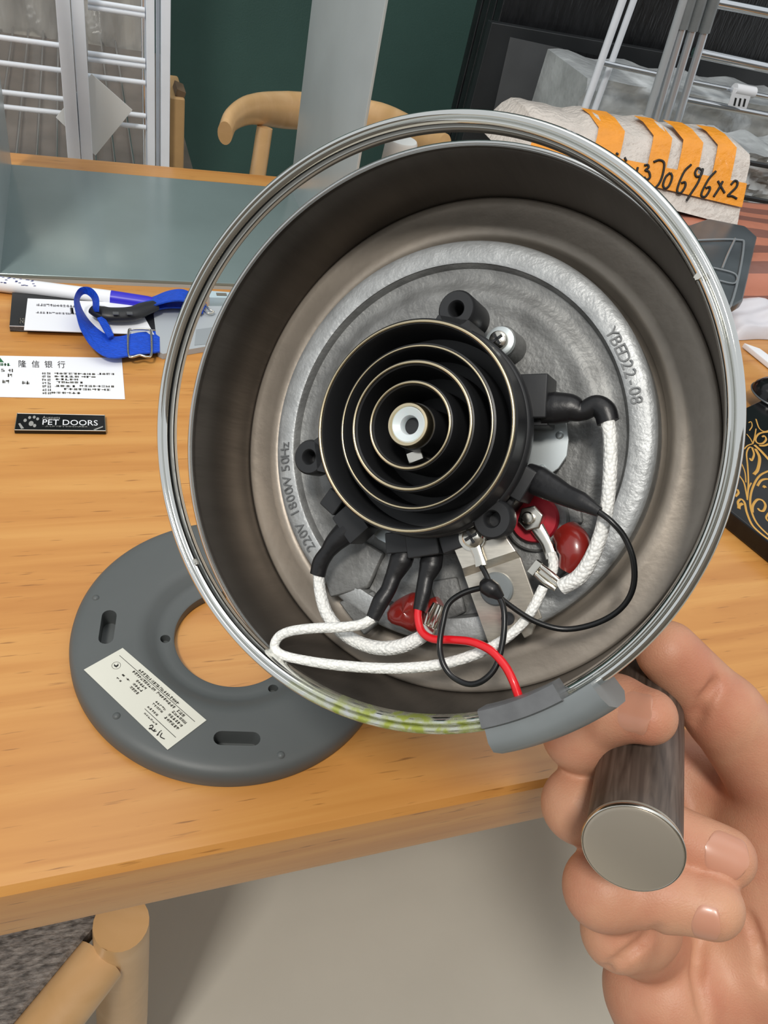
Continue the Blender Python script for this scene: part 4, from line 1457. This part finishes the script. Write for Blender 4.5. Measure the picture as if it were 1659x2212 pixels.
for px in ([(1102, 80), (1216, 105), (1190, 252), (1066, 240)], [(1222, 106), (1330, 128), (1300, 270), (1196, 252)]):
    q = [aty(x, y, YB - 0.0006) for x, y in px]
    MB().prism(q, (0, 0.0004, 0)).build('grey_print', M_greypanel if px[0][0] < 1200 else M_blackwrap, o, xf=lambda P: P - oo, smooth_angle=0)

# ---- chrome rack
CYR = 1.15
cr = empty('chrome_rack', (*aty(1450, 200, CYR)[:2], FLOOR))
cro = np.array(cr.location)
tag(cr, 'chrome wire rack with grey sleeved tubes behind the orange taped parcel', 'rack')


def crb(mb, name, m, **k):
    return mb.build(name, m, cr, xf=lambda P: P - cro, **k)


def vpost(x, y, Y, r, m, name, z0=FLOOR, z1=0.6):
    c = aty(x, y, Y)
    return crb(MB().tube([(c[0], Y, z0), (c[0], Y, z1)], r, 14, sub=1), name, m, smooth_angle=60)


vpost(1303, 120, CYR, 0.0058, M_whitepost, 'upright')
vpost(1326, 120, CYR + 0.02, 0.0050, M_whitepost, 'upright')
for (x0, y0, x1, y1, r) in ((1302, 136, 1423, 162, 0.0040), (1493, 177, 1720, 222, 0.0040), (1500, 113, 1720, 160, 0.0075), (1480, 215, 1720, 262, 0.0055), (1540, 5, 1720, 40, 0.007)):
    crb(MB().tube([aty(x0, y0, CYR), aty(x1, y1, CYR)], r, 12, sub=1), 'cross_bar', M_chrome, smooth_angle=60)
for k, (x0, y0, x1, y1) in enumerate(((1468, 28, 1392, 272), (1472, 66, 1412, 272), (1494, 70, 1434, 272), (1520, 74, 1460, 272))):
    A, B = aty(x0, y0, 1.06), aty(x1, y1, 1.06)
    d = (B - A)
    crb(MB().tube([A - d * 0.3, B + d * 1.2], 0.0058, 16, sub=1), 'tube', mat('tube_metal', srgb(200, 206, 212), 0.3, metal=0.6) if k else M_palegrey, smooth_angle=60)
    if k:
        crb(MB().tube([A - d * 0.45, A - d * 0.02], 0.0080, 16, sub=1), 'tube_sleeve', M_greyplastic, smooth_angle=60)
tg = aty(1600, 212, CYR - 0.02)
o = empty('price_clip', tg)
tag(o, 'white plastic clip with three dark bars hanging on the chrome rack', 'clip')
q = [aty(x, y, CYR - 0.012) - tg for x, y in ((1586, 190), (1626, 196), (1612, 237), (1573, 228))]
MB().prism(q, (0, 0.002, 0)).build('clip_plate', M_paper, o, bevel=0.0005)
bars = MB()
for k in range(3):
    x = 1585 + k * 10
    q = [aty(xx, yy, CYR - 0.0124) - tg for xx, yy in ((x + 3, 211 + k * 1), (x + 7, 212 + k), (x + 3, 229 + k), (x - 1, 228 + k))]
    bars.prism(q, (0, 0.0003, 0))
bars.build('clip_bars', M_ink, o, smooth_angle=0)
MB().tube([aty(1586, 192, CYR - 0.005) - tg, aty(1628, 200, CYR - 0.005) - tg], 0.0085, 14, sub=1).build('clip_roll', M_paper, o)

# ---- silver film bundles
def bundle(px, Y, dep, m, label, name='film_bundle'):
    zz = aty(px[0], px[1], Y)
    x1 = aty(px[2], px[1], Y)[0]
    zb = aty(px[0], px[3], Y)[2]
    nu, nw = 26, 18
    rr = random.Random(px[0])
    rows = []
    for i in range(nu):
        row = []
        for j in range(nw):
            x = zz[0] + (x1 - zz[0]) * i / (nu - 1)
            z = zb + (zz[2] - zb) * j / (nw - 1)
            row.append((x, Y + 0.008 * math.sin(i * .9 + j * 1.3) * math.sin(j * .7) + rr.uniform(-.003, .003), z))
        row.append((row[-1][0], Y + dep, zz[2] + 0.004 * math.sin(i)))
        row.append((row[-1][0], Y + dep, zb))
        rows.append(row)
    mb = MB().grid(rows, close_v=True)
    n = nw + 2
    mb.f.append(tuple(range(n)))
    mb.f.append(tuple(range((nu - 1) * n, nu * n))[::-1])
    o = mb.build(name, m, None, origin=((zz[0] + x1) / 2, Y, zb), smooth_angle=55)
    return tag(o, label, 'film bundle')


bundle((1268, 168, 1800, 430), 1.20, 0.15, M_silverfilm, 'silvery clear film bundle standing behind the chrome rack bars')
bd = bundle((1600, 330, 1900, 500), 0.93, 0.10, M_silverfilm, 'grey film bundle with dark slits at the right behind the parcel')
bo = np.array(bd.location)
for y in (348, 425, 470):
    A, B = aty(1600, y, 0.915), aty(1720, y + 22, 0.915)
    MB().tube([A - bo, B - bo], 0.0035, 8, sub=1).build('dark_slit', M_blackbox, bd)

# ================================================================== RIGHT END OF THE TABLE
def striped():
    m = M_terra.copy()
    m.name = 'terracotta_stripes'
    nt = m.node_tree
    N, L = nt.nodes, nt.links
    b = N['Principled BSDF']
    tc = N.new('ShaderNodeTexCoord')
    sp = N.new('ShaderNodeSeparateXYZ')
    L.new(tc.outputs['Object'], sp.inputs[0])
    mu = N.new('ShaderNodeMath')
    mu.operation = 'MULTIPLY'
    mu.inputs[1].default_value = 26
    L.new(sp.outputs['Y'], mu.inputs[0])
    fr_ = N.new('ShaderNodeMath')
    fr_.operation = 'FRACT'
    L.new(mu.outputs[0], fr_.inputs[0])
    gt = N.new('ShaderNodeMath')
    gt.operation = 'GREATER_THAN'
    gt.inputs[1].default_value = 0.5
    L.new(fr_.outputs[0], gt.inputs[0])
    mx = N.new('ShaderNodeMix')
    mx.data_type = 'RGBA'
    mx.inputs['A'].default_value = srgb(190, 122, 98)
    mx.inputs['B'].default_value = srgb(134, 90, 78)
    L.new(gt.outputs[0], mx.inputs['Factor'])
    L.new(mx.outputs['Result'], b.inputs['Base Color'])
    return m


def pillow(name, x0, x1, y0, y1, h, m, wob=0.004, seed=1, label=None, cat=None, nu=28, nw=22):
    rr = random.Random(seed)
    ph = [rr.uniform(0, 6) for _ in range(6)]
    cx_, cy_ = (x0 + x1) / 2, (y0 + y1) / 2
    top, bot = [], []
    for i in range(nu):
        rt, rb = [], []
        for j in range(nw):
            u, v = i / (nu - 1) * 2 - 1, j / (nw - 1) * 2 - 1
            e = max(0.0, (1 - u ** 8) * (1 - v ** 8)) ** 0.5
            w = wob * (math.sin(5 * u + ph[0] + 2 * v) + 0.6 * math.sin(9 * v + ph[1] - 3 * u) + 0.4 * math.sin(14 * u + ph[2]))
            x, y = cx_ + u * (x1 - x0) / 2 + 0.5 * w * v, cy_ + v * (y1 - y0) / 2 + 0.5 * w * u
            rt.append((x, y, 0.0006 + e * (h + w * 0.8)))
            rb.append((x, y, 0.0004))
        top.append(rt)
        bot.append(rb)
    mb = MB()
    mb.grid(top)
    mb.grid(bot)
    o = mb.build(name, m, None, origin=(cx_, cy_, 0), smooth_angle=60)
    return tag(o, label, cat)


pillow('striped_bag', 0.36, 1.05, 0.565, 0.815, 0.040, striped(), 0.003, 4, 'terracotta and brown striped plastic bag lying flat under the parcel', 'bag')

# smoked clear tray resting on the bag
tq = [atz(x, y, 0.045) for x, y in ((1470, 508), (1520, 490), (1600, 506), (1626, 530), (1594, 668), (1574, 680), (1530, 676), (1480, 600))]
o0 = np.mean(tq, 0)
tr = MB().prism(tq, (0, 0, 0.010)).build('clear_tray', M_smoke, None, origin=o0, bevel=0.003)
tag(tr, 'smoky clear plastic tray lying on the striped bag beside the kettle', 'tray')
rb_ = MB()
rb_.tube([atz(x, y, 0.0565) - o0 for x, y in ((1480, 520), (1590, 518), (1606, 536), (1578, 660), (1540, 664))], 0.0012, 8)
rb_.tube([atz(x, y, 0.0565) - o0 for x, y in ((1588, 516), (1572, 550), (1560, 580))], 0.0012, 8)
rb_.tube([atz(x, y, 0.0565) - o0 for x, y in ((1540, 578), (1588, 592), (1586, 612), (1545, 604))], 0.0009, 8)
rb_.build('tray_rib', mat('tray_edge', srgb(132, 138, 142), 0.25), tr)

# ---- parcel wrapped in bubble film with orange tape
BR, BL = atz(1592, 490, 0.046), atz(1120, 365, 0.046)
TR, TL = aty(1624, 338, BR[1] + 0.045), aty(1150, 268, BL[1] + 0.045)
bk = np.array([0.0, 0.085, 0.004])
par = empty('parcel', (BR + BL) / 2)
pao = np.array(par.location)
tag(par, 'bubble wrapped parcel with orange tape and handwritten number ending 370696x2', 'parcel')
rows = []
for i in range(25):
    s = i / 24
    b_, t_ = BL + (BR - BL) * s, TL + (TR - TL) * s
    nrm = nv(np.cross(BR - BL, t_ - b_))
    w = 0.0018 * math.sin(s * 23) + 0.0012 * math.sin(s * 41 + 1)
    endk = 1 - 0.5 * max(0, abs(s - .5) * 2 - .9) * 10 * 0.15
    sec = [b_, b_ * .7 + t_ * .3 + nrm * -0.0015, b_ * .35 + t_ * .65 + nrm * (-0.0015), b_ * .1 + t_ * .9 + nrm * -0.0008, t_ + np.array([0, .004, .003 + w]),
           t_ + bk * .35 + np.array([0, 0, .006 + w * 1.5]), t_ + bk * .8 + np.array([0, 0, .002 + w]), t_ + bk + np.array([0, 0.003, -0.010]), np.array([b_[0], (t_ + bk)[1], b_[2]])]
    rows.append(sec)
pm_ = MB().grid(rows, close_v=True)
pm_.f.append(tuple(range(9)))
pm_.f.append(tuple(range(24 * 9, 25 * 9))[::-1])
pm_.build('wrap_body', M_bubble, par, xf=lambda P: P - pao, smooth_angle=50)
PNRM = nv(np.cross(BR - BL, TL - BL))
if PNRM[1] > 0:
    PNRM = -PNRM


def face_px(x, y, off):
    u, v = 0.6, 0.5
    def pr_(u, v):
        c = (face_uv(u, v, off) + pao - CAM) @ R
        return np.array([c[0] / c[2] * FPX + CX - x, c[1] / c[2] * FPX + CY - y])
    for it in range(8):
        e = pr_(u, v)
        J = np.stack([(pr_(u + 1e-4, v) - e) / 1e-4, (pr_(u, v + 1e-4) - e) / 1e-4], 1)
        st = np.linalg.solve(J, -e)
        u, v = u + st[0], v + st[1]
    return face_uv(u, v, off)


def face_uv(u, v, off=0.0024):
    return BL * (1 - u) * v + BR * u * v + TL * (1 - u) * (1 - v) + TR * u * (1 - v) + PNRM * off - pao


def tape(u0, u1, v0, v1, n=10, over=False):
    rows = []
    for i in range(n + 1):
        u = u0 + (u1 - u0) * i / n
        row = [face_uv(u, v1), face_uv(u, (v0 + v1) / 2, 0.0026), face_uv(u, v0, 0.0024)]
        if over:
            t_ = TL + (TR - TL) * u - pao
            row += [t_ + np.array([0, .002, .0062]), t_ + bk * .35 + np.array([0, 0, .0095]), t_ + bk * .6 + np.array([0, 0, .008])]
        rows.append(row)
    mb = MB().grid(rows)
    return mb.build('orange_tape', M_orange, par, smooth_angle=60, fix=False)


tape(0.02, 1.0, 0.40, 0.74)
for (u0, u1) in ((0.30, 0.42), (0.55, 0.635), (0.685, 0.775), (0.84, 0.925)):
    tape(u0, u1, 0.05, 0.45, 4, over=True)
dg_ = MB()
for st in ([(590, 360), (605, 372)], [(650, 392), (662, 418)], [(742, 462), (735, 492)],
           [(788, 448), (812, 444), (818, 462), (795, 482), (820, 492), (828, 530), (805, 548), (786, 530)],
           [(853, 424), (895, 410), (928, 432), (918, 510), (895, 570), (866, 605)],
           [(968, 500), (938, 530), (920, 585), (936, 610), (964, 588), (984, 530), (972, 500)],
           [(1118, 442), (1070, 490), (1030, 580), (1020, 632), (1046, 640), (1076, 596), (1074, 566), (1048, 572)],
           [(1195, 485), (1166, 466), (1146, 496), (1156, 526), (1188, 516), (1200, 470), (1170, 560), (1120, 640), (1086, 694)],
           [(1292, 488), (1244, 540), (1200, 620), (1190, 660), (1216, 668), (1246, 626), (1248, 600), (1220, 608)],
           [(1340, 560), (1316, 606), (1276, 668)], [(1306, 556), (1330, 600), (1354, 642)],
           [(1398, 584), (1424, 556), (1444, 566), (1436, 600), (1400, 636), (1376, 662), (1406, 664), (1440, 682)]):
    dg_.tube([face_px(1150 + x / 3.259, 220 + y / 3.259, 0.0034) for x, y in st], 0.0013, 8, sub=4)
dg_.build('handwritten_number', M_ink, par, smooth_angle=60)

# ---- white bag, paper wedge, black lid, floral box
wb = atz(1690, 722, 0)
pillow('white_bag', wb[0] - 0.075, wb[0] + 0.10, wb[1] - 0.012, wb[1] + 0.045, 0.018, M_whitebag, 0.0035, 9, 'crumpled white plastic bag in front of the striped bag at the right', 'bag')
q = [atz(x, y, 0.0006) for x, y in ((1602, 750), (1636, 762), (1722, 826), (1700, 830))]
wd = MB().prism(q, (0, 0, 0.005)).build('folded_paper', M_paper, None, origin=np.mean(q, 0), bevel=0.0008)
tag(wd, 'folded white paper strip beside the black dish at the right', 'paper')
FZ = 0.014
fq = [atz(x, y, FZ) for x, y in ((1612, 880), (1690, 842), (1900, 1010), (1860, 1330), (1571, 1098))]
o0 = np.mean(fq, 0) * np.array([1, 1, 0])
fb = MB().prism([p - np.array([0, 0, FZ - 0.0006]) for p in fq], (0, 0, FZ - 0.0006)).build('floral_box', M_black_gloss, None, origin=o0, bevel=0.0015)
tag(fb, 'black flat box with gold floral scrollwork right of the kettle', 'box')
gd = MB()
for pts, w in (([(385, 660), (420, 760), (480, 800), (560, 780)], 1), ([(560, 800), (430, 820), (380, 880), (400, 930), (460, 935), (500, 890), (480, 850), (455, 862)], 1.3),
               ([(350, 940), (320, 880), (280, 830)], .8), ([(350, 940), (370, 860), (385, 770)], .8), ([(345, 940), (290, 960), (250, 1000)], .8), ([(300, 700), (330, 690), (340, 740), (310, 790)], .7),
               ([(370, 955), (440, 1020), (540, 1130)], 2.2), ([(355, 990), (310, 980), (278, 1050), (290, 1200), (298, 1380), (285, 1580)], 1), ([(380, 1000), (425, 1100), (405, 1230), (360, 1290)], 2),
               ([(340, 985), (362, 1060), (335, 1130), (315, 1105)], 1.3), ([(215, 1150), (258, 1260), (270, 1380)], .8), ([(195, 1300), (250, 1390), (285, 1560)], 1),
               ([(560, 1235), (430, 1300), (355, 1420), (320, 1560), (332, 1700), (400, 1850), (560, 2010)], 1.3), ([(560, 1350), (500, 1340), (440, 1360), (400, 1420)], 1.5), ([(500, 1440), (480, 1420), (470, 1440)], 1.5),
               ([(345, 1720), (350, 1640), (400, 1575), (460, 1585), (492, 1640), (470, 1700), (430, 1700), (408, 1675)], 1.5), ([(185, 1650), (180, 1600), (215, 1570), (255, 1610), (280, 1720), (340, 1860), (440, 1960), (560, 2050)], 1.4),
               ([(190, 1680), (195, 1640), (230, 1620)], 2), ([(150, 1540), (185, 1500), (175, 1460)], 1.4), ([(560, 1690), (500, 1780), (560, 1850)], 1.2), ([(420, 960), (480, 960), (560, 930)], 1.6), ([(330, 1385), (300, 1450), (288, 1560)], .9)):
    gd.tube([atz(1560 + x / 5.265, 780 + y / 5.265, FZ + 0.0001) - o0 for x, y in pts], 0.00062 * w, 8, sub=6, flat=(1, 0.25, (0, 0, 1)))
gd.build('gold_scrollwork', M_gold, fb, smooth_angle=60)
lc = atz(1676, 852, 0.016)
ld = MB().lathe([(0.0004, 0.012), (0.010, 0.0115), (0.017, 0.009), (0.0205, 0.005), (0.0212, 0.0), (0.0004, 0.0)], 48, M=lambda P: P * np.array([1.0, 0.95, 1])).build('black_dish', M_black_gloss, None)
ld.location = (lc[0], lc[1], FZ + 0.0003)
tag(ld, 'glossy black round dish resting upside down on the floral box', 'dish')
MB().lathe([(0.0218, 0.0002), (0.0222, 0.0010), (0.0215, 0.0018), (0.0208, 0.0010)], 48, M=lambda P: P * np.array([1.0, 0.95, 1])).build('lid_rim', M_smoke, ld)

# ================================================================== NEAR CHAIR (lower left, partly under the table)
SZc = FLOOR + 0.45
nc_o = atz(150, 2100, SZc)
nch = empty('dining_chair', (nc_o[0], nc_o[1], FLOOR))
no = np.array(nch.location)
tag(nch, 'beech chair with grey woven seat pushed under the table front edge', 'chair')


def nb(mb, name, m, **k):
    return mb.build(name, m, nch, xf=lambda P: P - no, **k)


A = atz(218, 2072, SZc)          # corner at the post
B = atz(44, 2290, SZc)
ex = nv(B - A)                   # along the visible rail
ey = np.array([ex[1], -ex[0], 0.0])
if (atz(60, 2100, SZc) - A) @ ey < 0:
    ey = -ey
nb(MB().tube([A, A + ex * 0.10, A + ex * 0.40], [0.0185, 0.0185, 0.0185], 20, sub=3), 'seat_rail', M_beech, smooth_angle=60)
nb(MB().tube([A + ey * 0.41, A + ey * 0.41 + ex * 0.40], 0.0185, 20, sub=3), 'seat_rail', M_beech, smooth_angle=60)
nb(MB().tube([A + ex * 0.41, A + ex * 0.41 + ey * 0.40], 0.0185, 20, sub=3), 'seat_rail', M_beech, smooth_angle=60)
sq = [A - ex * 0.018 + ey * 0.016, A + ex * 0.40 + ey * 0.016, A + ex * 0.40 + ey * 0.40, A - ex * 0.018 + ey * 0.40]
nb(MB().prism([p + np.array([0, 0, -0.012]) for p in sq], (0, 0, 0.024)), 'seat', M_weave, bevel=0.006)
pt = atz(262, 2003, SZc + 0.03)
ft = atz(266, 2330, FLOOR)
dd = nv(ft - pt)
nb(MB().tube([pt - dd * 0.006, pt, pt + dd * 0.012, pt + (ft - pt) * .5, ft], [0.012, 0.0175, 0.0188, 0.0215, 0.020], 24, sub=5), 'leg', M_beech, smooth_angle=60)
for c in (A + ex * 0.41, A + ey * 0.41, A + ex * 0.41 + ey * 0.41):
    nb(MB().tube([c + np.array([0, 0, 0.03]), (c[0], c[1], FLOOR)], 0.021, 18, sub=2), 'leg', M_beech, smooth_angle=60)
